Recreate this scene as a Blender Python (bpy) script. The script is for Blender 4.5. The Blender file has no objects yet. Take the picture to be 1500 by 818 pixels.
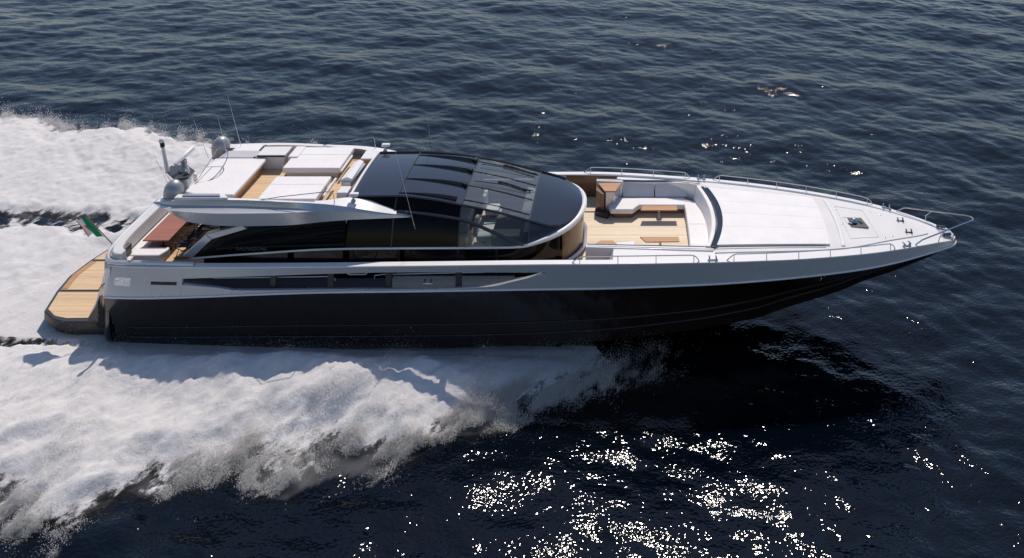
import bpy, bmesh, math, random
import numpy as np
from mathutils import Vector, Matrix
random.seed(7); rng = np.random.default_rng(11)
S = bpy.context.scene
C = S.collection

# ---------------------------------------------------------------- camera, light, exposure
TRIM = math.radians(2.0)                     # the yacht runs bow-up by two degrees
ROT = Matrix.Rotation(-TRIM, 4, 'Y')
PIV = Vector((-18.0, 0, 0))
BOAT = Matrix.Translation(PIV - ROT @ PIV) @ ROT   # boat frame -> world
F, PX, PY, DC, HC = 1257.0, 938.0, -367.0, 36.06, 23.0
cam = bpy.data.cameras.new('camera'); cam_o = bpy.data.objects.new('camera', cam); C.objects.link(cam_o)
cam.sensor_width = 36.0; cam.lens = 36.0 * F / 1500.0
cam.shift_x = (750 - PX) / 1500.0; cam.shift_y = -(409 - PY) / 1500.0
cam.clip_start = 0.5; cam.clip_end = 9000
cam_o.matrix_world = BOAT @ Matrix.Translation((0, -DC, HC)) @ Matrix.Rotation(math.radians(90), 4, 'X')
S.camera = cam_o

SUN_EL, SUN_AZ = math.radians(54.5), math.radians(2)     # azimuth measured from +Y towards +X
w = bpy.data.worlds.new('World'); S.world = w; w.use_nodes = True
nt = w.node_tree; bg = nt.nodes['Background']
sky = nt.nodes.new('ShaderNodeTexSky'); sky.sky_type = 'NISHITA'; sky.sun_disc = False
sky.sun_elevation = SUN_EL; sky.sun_rotation = SUN_AZ; sky.dust_density = 0.25; sky.air_density = 1.3; sky.ozone_density = 2.0
cool = nt.nodes.new('ShaderNodeVectorMath'); cool.operation = 'MULTIPLY'; cool.inputs[1].default_value = (1.0, .985, 1.05)
nt.links.new(sky.outputs[0], cool.inputs[0]); nt.links.new(cool.outputs[0], bg.inputs[0]); bg.inputs[1].default_value = 0.096
sl = bpy.data.lights.new('sun', 'SUN'); sl.energy = 3.6; sl.angle = math.radians(0.53); sl.color = (1.0, 0.915, 0.82)
so = bpy.data.objects.new('sun', sl); C.objects.link(so)
sd = Vector((math.sin(SUN_AZ) * math.cos(SUN_EL), math.cos(SUN_AZ) * math.cos(SUN_EL), math.sin(SUN_EL)))
so.rotation_euler = sd.to_track_quat('Z', 'Y').to_euler()
S.view_settings.view_transform = 'Standard'; S.view_settings.look = 'None'
S.view_settings.exposure = 0.0; S.view_settings.gamma = 1.0
S.render.engine = 'CYCLES'
S.cycles.use_denoising = True
S.cycles.max_bounces = 8; S.cycles.transparent_max_bounces = 12; S.cycles.diffuse_bounces = 3; S.cycles.glossy_bounces = 4
S.cycles.sample_clamp_indirect = 4.0; S.cycles.sample_clamp_direct = 30.0
S.cycles.caustics_reflective = False; S.cycles.caustics_refractive = False

# ---------------------------------------------------------------- numeric helpers
def spl(pts):
    """monotone cubic through (x, y) points"""
    x = np.array([p[0] for p in pts], float); y = np.array([p[1] for p in pts], float)
    h = np.diff(x); d = np.diff(y) / h; m = np.zeros(len(x))
    m[0], m[-1] = d[0], d[-1]
    for i in range(1, len(x) - 1):
        m[i] = 0 if d[i-1] * d[i] <= 0 else 2 * d[i-1] * d[i] / (d[i-1] + d[i])
    def f(t):
        t = np.clip(t, x[0], x[-1]); k = np.clip(np.searchsorted(x, t) - 1, 0, len(x) - 2)
        s = (t - x[k]) / h[k]
        r = ((1+2*s)*(1-s)**2*y[k] + s*(1-s)**2*h[k]*m[k] + s*s*(3-2*s)*y[k+1] + s*s*(s-1)*h[k]*m[k+1])
        return float(r) if np.ndim(r) == 0 else r
    return f
_lat = [rng.random((257, 257)) for _ in range(4)]
for a in _lat: a[256, :] = a[0, :]; a[:, 256] = a[:, 0]
def vnoise(x, y, k=0):
    xi = np.floor(x).astype(int); yi = np.floor(y).astype(int); fx = x - xi; fy = y - yi
    fx = fx*fx*fx*(fx*(fx*6-15)+10); fy = fy*fy*fy*(fy*(fy*6-15)+10); xi &= 255; yi &= 255; L = _lat[k % 4]
    return (L[xi, yi]*(1-fx)+L[xi+1, yi]*fx)*(1-fy) + (L[xi, yi+1]*(1-fx)+L[xi+1, yi+1]*fx)*fy
def fbm(x, y, o=4, k=0, g=0.5):
    s = 0; a = 1; n = 0
    for i in range(o):
        c, q = math.cos(1.1*i+.3), math.sin(1.1*i+.3)
        s = s + a * vnoise((x*c-y*q)*2.03**i + 17.3*i, (x*q+y*c)*2.03**i + 9.1*i, k+i); n += a; a *= g
    return s / n
def sst(a, b, x):
    t = np.clip((x - a) / (b - a), 0, 1); return t*t*(3-2*t)
def lerp(a, b, t): return a + (b - a) * t
def arange(a, b, n): return [a + (b - a) * i / (n - 1) for i in range(n)]

# ---------------------------------------------------------------- materials
def mat(name, col, rough=0.5, metal=0.0, coat=0.0, spec=0.5, bump=None, var=None, sub=0.0, sheen=0.0):
    m = bpy.data.materials.new(name); m.use_nodes = True; t = m.node_tree; p = t.nodes['Principled BSDF']
    p.inputs['Base Color'].default_value = (*col, 1); p.inputs['Roughness'].default_value = rough
    p.inputs['Metallic'].default_value = metal; p.inputs['Coat Weight'].default_value = coat
    p.inputs['Coat Roughness'].default_value = 0.03; p.inputs['Specular IOR Level'].default_value = spec
    p.inputs['Sheen Weight'].default_value = sheen
    tc = t.nodes.new('ShaderNodeTexCoord')
    if var:                                        # (scale, amount): soft soiling and wear
        n = t.nodes.new('ShaderNodeTexNoise'); n.inputs['Scale'].default_value = var[0]; n.inputs['Detail'].default_value = 6
        t.links.new(tc.outputs['Object'], n.inputs['Vector'])
        r = t.nodes.new('ShaderNodeMapRange'); r.inputs[1].default_value = .3; r.inputs[2].default_value = .7
        r.inputs[3].default_value = 1 - var[1]; r.inputs[4].default_value = 1 + var[1] * .3
        t.links.new(n.outputs[0], r.inputs[0])
        x = t.nodes.new('ShaderNodeVectorMath'); x.operation = 'SCALE'; x.inputs[0].default_value = col
        t.links.new(r.outputs[0], x.inputs['Scale']); t.links.new(x.outputs[0], p.inputs['Base Color'])
        r2 = t.nodes.new('ShaderNodeMapRange'); r2.inputs[3].default_value = rough * 1.25; r2.inputs[4].default_value = rough * .8
        t.links.new(n.outputs[0], r2.inputs[0]); t.links.new(r2.outputs[0], p.inputs['Roughness'])
    if bump:                                       # (scale, strength, distance)
        n = t.nodes.new('ShaderNodeTexNoise'); n.inputs['Scale'].default_value = bump[0]; n.inputs['Detail'].default_value = 4
        t.links.new(tc.outputs['Object'], n.inputs['Vector'])
        b = t.nodes.new('ShaderNodeBump'); b.inputs['Strength'].default_value = bump[1]; b.inputs['Distance'].default_value = bump[2]
        t.links.new(n.outputs[0], b.inputs['Height']); t.links.new(b.outputs[0], p.inputs['Normal'])
    return m
def teak(name, col, pitch=0.07, dark=0.35, rough=0.6):
    """planks laid fore and aft with dark caulking lines"""
    m = bpy.data.materials.new(name); m.use_nodes = True; t = m.node_tree; p = t.nodes['Principled BSDF']
    p.inputs['Roughness'].default_value = rough
    tc = t.nodes.new('ShaderNodeTexCoord'); sp = t.nodes.new('ShaderNodeSeparateXYZ'); t.links.new(tc.outputs['Object'], sp.inputs[0])
    d = t.nodes.new('ShaderNodeMath'); d.operation = 'DIVIDE'; d.inputs[1].default_value = pitch; t.links.new(sp.outputs['Y'], d.inputs[0])
    fr = t.nodes.new('ShaderNodeMath'); fr.operation = 'FRACT'; t.links.new(d.outputs[0], fr.inputs[0])
    fl = t.nodes.new('ShaderNodeMath'); fl.operation = 'FLOOR'; t.links.new(d.outputs[0], fl.inputs[0])
    lt = t.nodes.new('ShaderNodeMath'); lt.operation = 'LESS_THAN'; lt.inputs[1].default_value = 0.10; t.links.new(fr.outputs[0], lt.inputs[0])
    wn = t.nodes.new('ShaderNodeTexWhiteNoise'); wn.noise_dimensions = '1D'; t.links.new(fl.outputs[0], wn.inputs['W'])
    mp = t.nodes.new('ShaderNodeMapping'); mp.inputs['Scale'].default_value = (1.2, 14, 6); t.links.new(tc.outputs['Object'], mp.inputs[0])
    n = t.nodes.new('ShaderNodeTexNoise'); n.inputs['Scale'].default_value = 2.2; n.inputs['Detail'].default_value = 6; t.links.new(mp.outputs[0], n.inputs['Vector'])
    a = t.nodes.new('ShaderNodeMath'); a.operation = 'MULTIPLY_ADD'; a.inputs[1].default_value = .22; a.inputs[2].default_value = .70; t.links.new(wn.outputs[0], a.inputs[0])
    b = t.nodes.new('ShaderNodeMath'); b.operation = 'MULTIPLY_ADD'; b.inputs[1].default_value = .38; t.links.new(n.outputs[0], b.inputs[0]); t.links.new(a.outputs[0], b.inputs[2])
    x = t.nodes.new('ShaderNodeVectorMath'); x.operation = 'SCALE'; x.inputs[0].default_value = col; t.links.new(b.outputs[0], x.inputs['Scale'])
    mx = t.nodes.new('ShaderNodeMix'); mx.data_type = 'RGBA'; t.links.new(lt.outputs[0], mx.inputs['Factor'])
    t.links.new(x.outputs[0], mx.inputs[6]); mx.inputs[7].default_value = (col[0]*dark, col[1]*dark, col[2]*dark, 1)
    t.links.new(mx.outputs[2], p.inputs['Base Color'])
    return m
def glass(name, tint, rough=0.02, opaque=0.0, col=(.006, .007, .009), ior=1.5):
    """tinted glazing: Fresnel reflection over a tinted see-through pane"""
    m = bpy.data.materials.new(name); m.use_nodes = True; t = m.node_tree; t.nodes.remove(t.nodes['Principled BSDF'])
    out = t.nodes['Material Output']
    tr = t.nodes.new('ShaderNodeBsdfTransparent'); tr.inputs[0].default_value = (*tint, 1)
    df = t.nodes.new('ShaderNodeBsdfDiffuse'); df.inputs[0].default_value = (*col, 1)
    m1 = t.nodes.new('ShaderNodeMixShader'); m1.inputs[0].default_value = opaque
    t.links.new(tr.outputs[0], m1.inputs[1]); t.links.new(df.outputs[0], m1.inputs[2])
    gl = t.nodes.new('ShaderNodeBsdfGlossy'); gl.inputs['Roughness'].default_value = rough; gl.inputs[0].default_value = (1, 1, 1, 1)
    fr = t.nodes.new('ShaderNodeFresnel'); fr.inputs[0].default_value = ior
    m2 = t.nodes.new('ShaderNodeMixShader'); t.links.new(fr.outputs[0], m2.inputs[0])
    t.links.new(m1.outputs[0], m2.inputs[1]); t.links.new(gl.outputs[0], m2.inputs[2]); t.links.new(m2.outputs[0], out.inputs[0])
    return m
M = dict(
    white=mat('white_gelcoat', (.80, .765, .745), .32, coat=.3, var=(.9, .06)),
    deck=mat('nonskid_deck', (.69, .66, .645), .6, bump=(160, .25, .004), var=(.7, .06)),
    silver=mat('silver_paint', (.54, .54, .565), .26, metal=.42, coat=.5, var=(.5, .04)),
    steel_grey=mat('grey_paint', (.36, .375, .41), .3, metal=.2, coat=.4),
    black=mat('black_hull_paint', (.016, .0095, .0075), .13, coat=.35, spec=.6, bump=(.7, .30, .05)),
    trimdark=mat('charcoal_trim', (.03, .03, .034), .4),
    rubber=mat('black_rubber', (.012, .012, .012), .55),
    gloss=mat('black_gloss_trim', (.006, .006, .007), .16, coat=.3),
    chrome=mat('polished_steel', (.52, .52, .53), .12, metal=1.0),
    gunmetal=mat('dark_rail', (.10, .10, .11), .25, metal=.9),
    dome=mat('silver_dome_paint', (.34, .34, .35), .42, metal=.45),
    cushion=mat('white_vinyl', (.80, .755, .735), .6, bump=(4.5, .35, .05), var=(1.2, .05), sheen=.1),
    cushion_g=mat('pale_grey_vinyl', (.62, .60, .60), .6, bump=(12, .2, .02), var=(1.5, .08)),
    teak=teak('teak_deck', (.68, .465, .265)),
    teakpale=teak('bleached_teak_deck', (.74, .60, .43), pitch=.085, dark=.6),
    teakred=teak('varnished_teak', (.52, .27, .12), pitch=.06, dark=.6, rough=.3),
    tabletop=teak('brown_table_slats', (.36, .125, .07), pitch=.10, dark=.45, rough=.35),
    brown=mat('brown_wood_panel', (.20, .105, .055), .3, coat=.4, var=(2.5, .3)),
    canvas=mat('black_canvas', (.012, .012, .014), .8),
    charcoal=mat('charcoal_side_deck', (.11, .10, .105), .55),
    glassdark=glass('dark_tinted_glass', (.03, .03, .035), opaque=.5, col=(.006, .005, .0055), ior=1.36),
    glassupper=glass('black_side_glass', (.03, .03, .035), opaque=.5, col=(.006, .0055, .006), ior=1.22),
    glassroof=glass('roof_glass', (.05, .05, .06), .05, opaque=.6, col=(.03, .032, .045), ior=1.85),
    glassclear=glass('windscreen_glass', (.84, .89, .90), .03, opaque=.24, col=(.25, .28, .29), ior=1.7),  # pale diffuse share paints haze and interior brightness into the pane
    glassvisor=glass('front_visor_glass', (.05, .055, .06), .03, opaque=.6, col=(.018, .02, .032), ior=1.7),
    glassside=glass('side_glass', (.80, .82, .78), .015, opaque=.04),
    interior=mat('interior_white_leather', (.72, .72, .70), .5),
    interior_d=mat('interior_dark', (.22, .20, .185), .6),
    cream=mat('cream_dashboard', (.82, .74, .46), .5),
    flag_g=mat('flag_green', (.0, .22, .09), .8), flag_w=mat('flag_white', (.78, .76, .74), .8), flag_r=mat('flag_red', (.45, .01, .02), .8),
    gold=mat('crest_gold', (.75, .35, .02), .6), blue=mat('crest_blue', (.02, .05, .25), .6),
    letter=mat('grey_lettering', (.10, .10, .10), .4),
    copper=mat('orange_paint', (.7, .2, .05), .4),
)

# ---------------------------------------------------------------- mesh builder
class MB:
    def __init__(self): self.v = []; self.f = []; self.m = []; self.cur = 0
    def add(self, vs, fs):
        n = len(self.v); self.v += [tuple(map(float, p)) for p in vs]
        for f in fs: self.f.append([n + i for i in f]); self.m.append(self.cur)
        return self
    def box(self, x0, x1, y0, y1, z0, z1):
        v = [(x, y, z) for z in (z0, z1) for x, y in ((x0, y0), (x1, y0), (x1, y1), (x0, y1))]
        return self.add(v, [(3,2,1,0), (4,5,6,7), (0,1,5,4), (1,2,6,5), (2,3,7,6), (3,0,4,7)])
    def prism(self, poly, z0, z1):
        """poly of (x, y); z0 / z1 numbers or functions of (x, y)"""
        n = len(poly); a = [(x, y, z0(x, y) if callable(z0) else z0) for x, y in poly]
        b = [(x, y, z1(x, y) if callable(z1) else z1) for x, y in poly]
        return self.add(a + b, [tuple(range(n))[::-1], tuple(range(n, 2*n))] + [(i, (i+1) % n, n+(i+1) % n, n+i) for i in range(n)])
    def loft(self, rows, closed=False, caps=False):
        n = len(rows[0]); v = [p for r in rows for p in r]; f = []
        for i in range(len(rows) - 1):
            for j in range(n if closed else n - 1):
                k = (j + 1) % n
                f.append((i*n+j, i*n+k, (i+1)*n+k, (i+1)*n+j))
        if caps: f += [tuple(range(n))[::-1], tuple(range((len(rows)-1)*n, len(rows)*n))]
        return self.add(v, f)
    def tube(self, pts, r, n=8, closed=False):
        P = [Vector(p) for p in pts]; L = len(P); rows = []; up = None
        for i in range(L):
            a = P[i-1] if (i or closed) else P[i]; b = P[(i+1) % L] if (i < L-1 or closed) else P[i]
            t = (b - a).normalized()
            if up is None: up = t.orthogonal().normalized()
            up = (up - t * up.dot(t)).normalized(); q = t.cross(up)
            rr = r[i] if isinstance(r, (list, tuple)) else r
            rows.append([P[i] + (up*math.cos(2*math.pi*k/n) + q*math.sin(2*math.pi*k/n))*rr for k in range(n)])
        if closed: rows.append(rows[0]); return self.loft(rows, True)
        return self.loft(rows, True, True)
    def lathe(self, c, prof, n=24, axis='Z'):
        rows = []
        for r, h in prof:
            row = []
            for k in range(n):
                a = 2*math.pi*k/n; p = (r*math.cos(a), r*math.sin(a), h)
                if axis == 'Y': p = (p[0], h, p[1])
                if axis == 'X': p = (h, p[0], p[1])
                row.append((c[0]+p[0], c[1]+p[1], c[2]+p[2]))
            rows.append(row)
        return self.loft(rows, True, True)
    def build(self, name, m, parent=None, bevel=0, seg=2, smooth=True, ang=35, sub=0, label=None, recalc=True):
        me = bpy.data.meshes.new(name); me.from_pydata(self.v, [], self.f)
        for k in (m if isinstance(m, (list, tuple)) else [m]): me.materials.append(k)
        for p, i in zip(me.polygons, self.m): p.material_index = i
        bm = bmesh.new(); bm.from_mesh(me); bmesh.ops.remove_doubles(bm, verts=bm.verts, dist=1e-5)
        if recalc: bmesh.ops.recalc_face_normals(bm, faces=bm.faces)
        bm.to_mesh(me); bm.free()
        if smooth:
            me.polygons.foreach_set('use_smooth', [True]*len(me.polygons)); me.set_sharp_from_angle(angle=math.radians(ang))
        o = bpy.data.objects.new(name, me); C.objects.link(o)
        if parent is not None: o.parent = parent
        if bevel:
            b = o.modifiers.new('bevel', 'BEVEL'); b.width = bevel; b.segments = seg; b.limit_method = 'ANGLE'; b.angle_limit = math.radians(30); b.harden_normals = True
        if sub:
            s = o.modifiers.new('sub', 'SUBSURF'); s.levels = sub; s.render_levels = sub
        if label: o['label'] = label
        return o
def arc(p0, p1, p2, n=6):
    """quadratic corner from p0 to p2 about p1"""
    a, b, c = map(Vector, (p0, p1, p2))
    return [tuple(a*(1-t)**2 + b*2*t*(1-t) + c*t*t) for t in [i/(n-1) for i in range(n)]]
def thing(name, label, cat, loc=None, group=None, parent=None):
    o = bpy.data.objects.new(name, None); C.objects.link(o); o.empty_display_size = .3
    o['label'] = label; o['category'] = cat
    if group: o['group'] = group
    return o

# ================================================================= THE YACHT
Y = thing('motor_yacht', 'sleek black-hulled motor yacht with silver topsides and dark glass roof, speeding across the sea', 'yacht')
Y.matrix_world = BOAT

zs = spl([(-20.9,3.25),(-15,3.33),(-8,3.42),(-2.3,3.47),(2.3,3.36),(6.5,3.18),(10.25,2.95),(12,2.76),(13.2,2.55)])
bs = spl([(-20.9,3.15),(-20,3.32),(-18,3.45),(-10,3.56),(-2.3,3.55),(2.3,3.27),(5.2,2.93),(6.57,2.70),(8.88,2.17),(10.25,1.73),(11.4,1.24),(12.3,.80),(12.85,.50),(13.1,.28),(13.22,.06)])
bk = lambda x: bs(x) + .07 + .16*sst(-11, -17, x)
zk = spl([(-20.9,2.20),(-20,2.22),(-14,2.44),(-8.7,2.51),(-1,2.60),(2.8,2.57),(5.8,2.56),(8.85,2.52),(11.1,2.50),(13.2,2.42)])
bc = spl([(-20.9,2.95),(-10,3.05),(-2,2.8),(2,2.35),(4.4,1.75),(5.8,1.45),(8.15,.95),(9.2,.72),(10.3,.5),(11.4,.3),(12.5,.12),(13.2,.02)])
zc = spl([(-20.9,-.02),(-6,-.02),(-2,.05),(2,.20),(4.4,.22),(5.8,.47),(8.15,.86),(9.2,1.12),(10.3,1.32),(11.4,1.62),(12.5,2.0),(13.2,2.40)])
ze = spl([(-20.9,-.8),(2,-.85),(6,-.3),(8,.2),(9.2,.6),(10.3,.95),(11.4,1.35),(12.5,1.85),(13.2,2.36)])
XH = list(np.concatenate([np.linspace(-20.35, 4, 50), np.linspace(4.3, 12, 28), np.linspace(12.15, 13.2, 12)]))
# black hull
mb = MB(); rows = []
pw = spl([(-20.9,.8),(0,1.0),(6,1.5),(13.2,1.7)])
for x in XH:
    half = [(x, 0, ze(x)), (x, bc(x)*.5, lerp(ze(x), zc(x), .55)), (x, bc(x)-.03, zc(x)-.02), (x, bc(x), zc(x)), (x, bc(x)+.07*sst(-.1,1,bc(x)), zc(x)+.03)]
    b0 = bc(x)+.07*sst(-.1,1,bc(x))
    for t in (.1,.2,.3,.42,.55,.7,.82,.92,1.0):
        half.append((x, lerp(b0, bk(x), t**pw(x)), lerp(zc(x)+.03, zk(x), t)))
    rows.append([(p[0], -p[1], p[2]) for p in half[::-1]] + half[1:])
mb.loft(rows); n = len(rows[0]); mb.add(rows[0], [tuple(range(n))])
hull = mb.build('hull', M['black'], Y, ang=28)
# spray rails along the hull sides
for s in (-1, 1):
    mb = MB()
    for zf in (.22, .42):
        pts = []
        for x in arange(-19.5, 12.2, 60):
            b0 = bc(x)+.07*sst(-.1,1,bc(x)); pts.append((x, s*(lerp(b0, bk(x), zf**pw(x))+.012), lerp(zc(x)+.03, zk(x), zf)))
        mb.tube(pts, .028, 6)
    mb.build('spray_rail', M['black'], hull)
# polished rubbing strake at the knuckle
for s in (-1, 1):
    MB().tube([(x, s*(bk(x)+.015), zk(x)+.01) for x in XH], .035, 8).build('rubbing_strake', M['white'], Y)

# silver topsides with the long opening amidships
zol = spl([(-17.35,2.74),(-16,2.66),(-15.2,2.57),(-8.7,2.58),(-5.7,2.69),(-4.8,2.87),(-4.2,3.01),(-3.6,3.17)])
zou = spl([(-17.35,2.93),(-14,3.06),(-8.7,3.19),(-3.6,3.18)])
TH = .13
def bandpt(x, z, s, inset=0.0):
    t = (z - zk(x)) / max(zs(x) - zk(x), .01)
    return (x, s*(max(lerp(bk(x), bs(x), t) - inset, 0.0)), z)
def strip(mb, xs, zlo, zhi, s, th=TH):
    rows = []
    for x in xs:
        a, b = zlo(x), zhi(x); hb = bs(x); t = min(th, hb*.6)
        rows.append([bandpt(x, a, s), bandpt(x, lerp(a, b, .5), s), bandpt(x, b, s), bandpt(x, b, s, t), bandpt(x, a, s, t)])
    mb.loft(rows, True, True)
for s in (-1, 1):
    mb = MB()
    xa = [x for x in np.linspace(-20.3, -17.35, 10)]; xm = list(np.linspace(-17.35, -3.6, 50)); xf = [x for x in XH if x > -3.6]; xf = [-3.6] + xf
    strip(mb, xa, zk, zs, s); strip(mb, xm, zk, zol, s); strip(mb, xm, zou, zs, s); strip(mb, xf, zk, zs, s)
    bw = mb.build('topside', M['silver'], Y, bevel=.018, seg=2, ang=40)
    # brown inner lining beside the walkways
    mb = MB()
    rows = [[bandpt(x, 2.42, s, TH+.02), bandpt(x, zs(x)-.03, s, TH+.02)] for x in np.linspace(-3.4, -1.1, 8)]
    mb.loft(rows); mb.build('inner_lining', M['brown'], bw)
    # posts in the opening
    for xp in (-13.95, -11.75, -9.55, -6.9):
        mb = MB(); zl, zu = zol(xp)-.05, zou(xp)+.03
        y0 = s*(bs(xp)-.04); y1 = s*(bs(xp)-.15)
        lo, hi = sorted((y0, y1))
        mb.prism([(xp-.12, lo), (xp+.12, lo), (xp+.12, hi), (xp-.12, hi)], zl, zu)
        mb.build('post', M['trimdark'], bw, bevel=.03)
    # black ventilation slot and steel name plate at the quarter
    rows = []
    for x in (-18.55, -17.55):
        rows.append([bandpt(x, 2.72, s, -.004), bandpt(x, 2.83, s, -.004), bandpt(x, 2.83, s, .03), bandpt(x, 2.72, s, .03)])
    MB().loft(rows, True, True).build('vent_slot', M['rubber'], bw)
    rows = []
    for x in arange(-20.0, -19.35, 5):
        rows.append([bandpt(x, 2.64, s, -.01), bandpt(x, 2.92, s, -.01), bandpt(x, 2.92, s, .02), bandpt(x, 2.64, s, .02)])
    npl = MB().loft(rows, True, True).build('boarding_plate', mat('hammered_steel', (.75,.75,.75), .18, metal=1, bump=(14, 1.0, .08)), bw)
# gunwale caps
for s in (-1, 1):
    mb = MB(); rows = []
    for x in [x for x in XH if x >= -20.4]:
        hb = bs(x); wdt = min(.26, hb*.55); z = zs(x)
        rows.append([(x, s*(hb+.012), z-.01), (x, s*(hb+.005), z+.03), (x, s*(hb-wdt), z+.035), (x, s*(hb-wdt), z-.02)])
    mb.loft(rows, True, True).build('gunwale_cap', M['white'], Y, bevel=.012)
# rounded quarters running down to the platform
for s in (-1, 1):
    top = [(-20.45, 3.35), (-20.75, 3.32), (-20.98, 3.12), (-21.08, 2.8)]
    lo, hi = [], []
    for x, yy, zt_, zb in ((-20.2,3.36,3.24,.35),(-20.38,3.32,3.2,.4),(-20.52,3.20,3.05,.5),(-20.66,3.06,2.75,.6),(-20.84,2.96,2.25,.65),(-21.05,2.9,1.62,.7),(-21.35,2.88,1.05,.7)):
        zm = min(lerp(zb, zt_, .78), 2.02)
        hi.append([(x, s*(yy+.05), zm), (x, s*(yy+.03), lerp(zm, zt_, .6)), (x, s*yy, zt_), (x, s*(yy-.42), zt_+.02), (x, s*(yy-.5), zm)])
        lo.append([(x, s*(yy-.02), zb), (x, s*(yy+.045), lerp(zb, zm, .6)), (x, s*(yy+.045), zm-.005), (x, s*(yy-.5), zm-.005), (x, s*(yy-.5), zb)])
    q = MB().loft(hi, True, True).build('quarter_wing', M['silver'], Y, bevel=.05, seg=3, ang=50)
    MB().loft(lo, True, True).build('quarter_foot', M['gloss'], q, bevel=.03, seg=3, ang=50)
    MB().tube([(-20.85, s*3.04, 2.20), (-20.68, s*3.10, 2.42), (-20.45, s*3.31, 2.60)], .018, 6).build('seam', M['rubber'], q)
# transom
MB().box(-20.75, -20.4, -2.9, 2.9, .3, 3.2).build('transom', M['steel_grey'], Y, bevel=.08)
# stern coaming, a curved bench back
def stern_curve(off, n=25):
    pts = []
    for i in range(n):
        a = -math.pi/2 + math.pi*i/(n-1)
        ca, sa = math.cos(a), math.sin(a)
        yy = (3.16-off)*(abs(sa)**.55)*(1 if sa > 0 else -1); xx = -19.95 - (.85-off)*(abs(ca)**.75)
        pts.append((xx, yy))
    return pts
sofa = MB().loft([[(*p, 3.05), (*q, 3.62), (*r_, 3.62), (*t_, 3.05)] for p, q, r_, t_ in zip(stern_curve(-.02), stern_curve(.05), stern_curve(.42), stern_curve(.48))], True, True).build('stern_backrest', M['cushion_g'], Y, bevel=.07, seg=3, ang=50)
rimt = MB().tube([(-17.0, -3.36, 3.36)] + [(x, y_, 3.38) for x, y_ in stern_curve(-.1)] + [(-17.0, 3.36, 3.36)], .09, 8).build('stern_rim', M['silver'], Y)
# swim platform
def outl(o=0.0):
    return [(-20.3, -2.9+o), (-22.3, -2.9+o), (-22.85+o*.5, -2.72+o), (-23.5+o, -2.25), (-23.85+o, -1.03), (-24.0+o, 0), (-23.85+o, 1.03), (-23.5+o, 2.25), (-22.85+o*.5, 2.72-o), (-22.3, 2.9-o), (-20.3, 2.9-o)]
plat = MB().prism(outl(), .52, .88).build('swim_platform', M['trimdark'], Y, bevel=.06, seg=3)
MB().prism([(x+.12, y_*.97) for x, y_ in outl()], .30, .515).build('platform_underside', M['rubber'], plat, bevel=.08)
MB().prism([(-20.5,-2.68),(-22.3,-2.72),(-22.85,-2.58),(-23.38,-2.18),(-23.68,-1.11),(-20.5,-1.11)], .86, .905).build('teak_panel', M['teak'], plat, bevel=.01)
MB().prism([(-20.5,-.97),(-23.7,-.97),(-23.86,0),(-23.7,.97),(-20.5,.97)], .86, .905).build('teak_panel', M['teak'], plat, bevel=.01)
MB().prism([(-20.5,1.11),(-23.68,1.11),(-23.38,2.18),(-22.85,2.58),(-22.3,2.72),(-20.5,2.68)], .86, .905).build('teak_panel', M['teak'], plat, bevel=.01)
MB().prism([(-23.69,-.93),(-23.45,-.93),(-23.60,0),(-23.45,.93),(-23.69,.93),(-23.84,0)], .89, .925).build('step_edge', M['teakred'], plat, bevel=.005)

# decks: aft cockpit floor, side decks, salon floor
MB().box(-20.4, -16.4, -2.66, 2.66, 2.3, 2.55).build('aft_cockpit_floor', M['teak'], Y)
for s in (-1, 1):
    mb = MB(); rows = []
    for x in np.linspace(-20.3, -9.7, 20): rows.append([(x, s*2.64, 2.40), (x, s*(bs(x)-.1), 2.40)])
    mb.loft(rows).build('side_deck', M['charcoal'], Y)
    mb = MB(); rows = []
    for x in np.linspace(-9.7, -1.1, 16): rows.append([(x, s*2.2, 2.40), (x, s*(bs(x)-.1), 2.40)])
    mb.loft(rows).build('side_deck', M['teakpale'], Y)
    # handrails and small steel fittings in the walkway
    mb = MB()
    yr = s*3.12
    mb.tube([(-16.6, yr, 2.98)] + arc((-16.55,yr,2.85),(-16.5,yr,2.72),(-16.3,yr,2.70)) + [(-12.0,yr,2.76)] + arc((-11.9,yr,2.76),(-11.75,yr,2.76),(-11.7,yr,2.6)), .02, 6)
    mb.tube([(-11.35, yr, 3.12)] + arc((-11.3,yr,2.95),(-11.25,yr,2.84),(-11.1,yr,2.84)) + arc((-10.6,yr,2.84),(-10.45,yr,2.84),(-10.4,yr,3.12)), .018, 6)
    mb.tube([(-10.2, yr, 2.66), (-10.2, yr, 2.8), (-9.9, yr, 2.84), (-6.0, yr, 2.92)], .015, 6)
    mb.build('walkway_handrail', M['white'], Y)
    MB().tube([(-16.9, s*2.76, 2.78), (-12, s*2.78, 2.84), (-6.2, s*2.78, 2.92)], .022, 6).build('walkway_handrail', M['silver'], Y)
    MB().box(-9.6, -4.9, min(s*2.64,s*2.70), max(s*2.64,s*2.70), 2.41, 2.50).build('base_strip', M['silver'], Y)
MB().box(-16.4, -2.6, -2.3, 2.3, 2.3, 2.45).build('salon_floor', M['interior_d'], Y)

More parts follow.
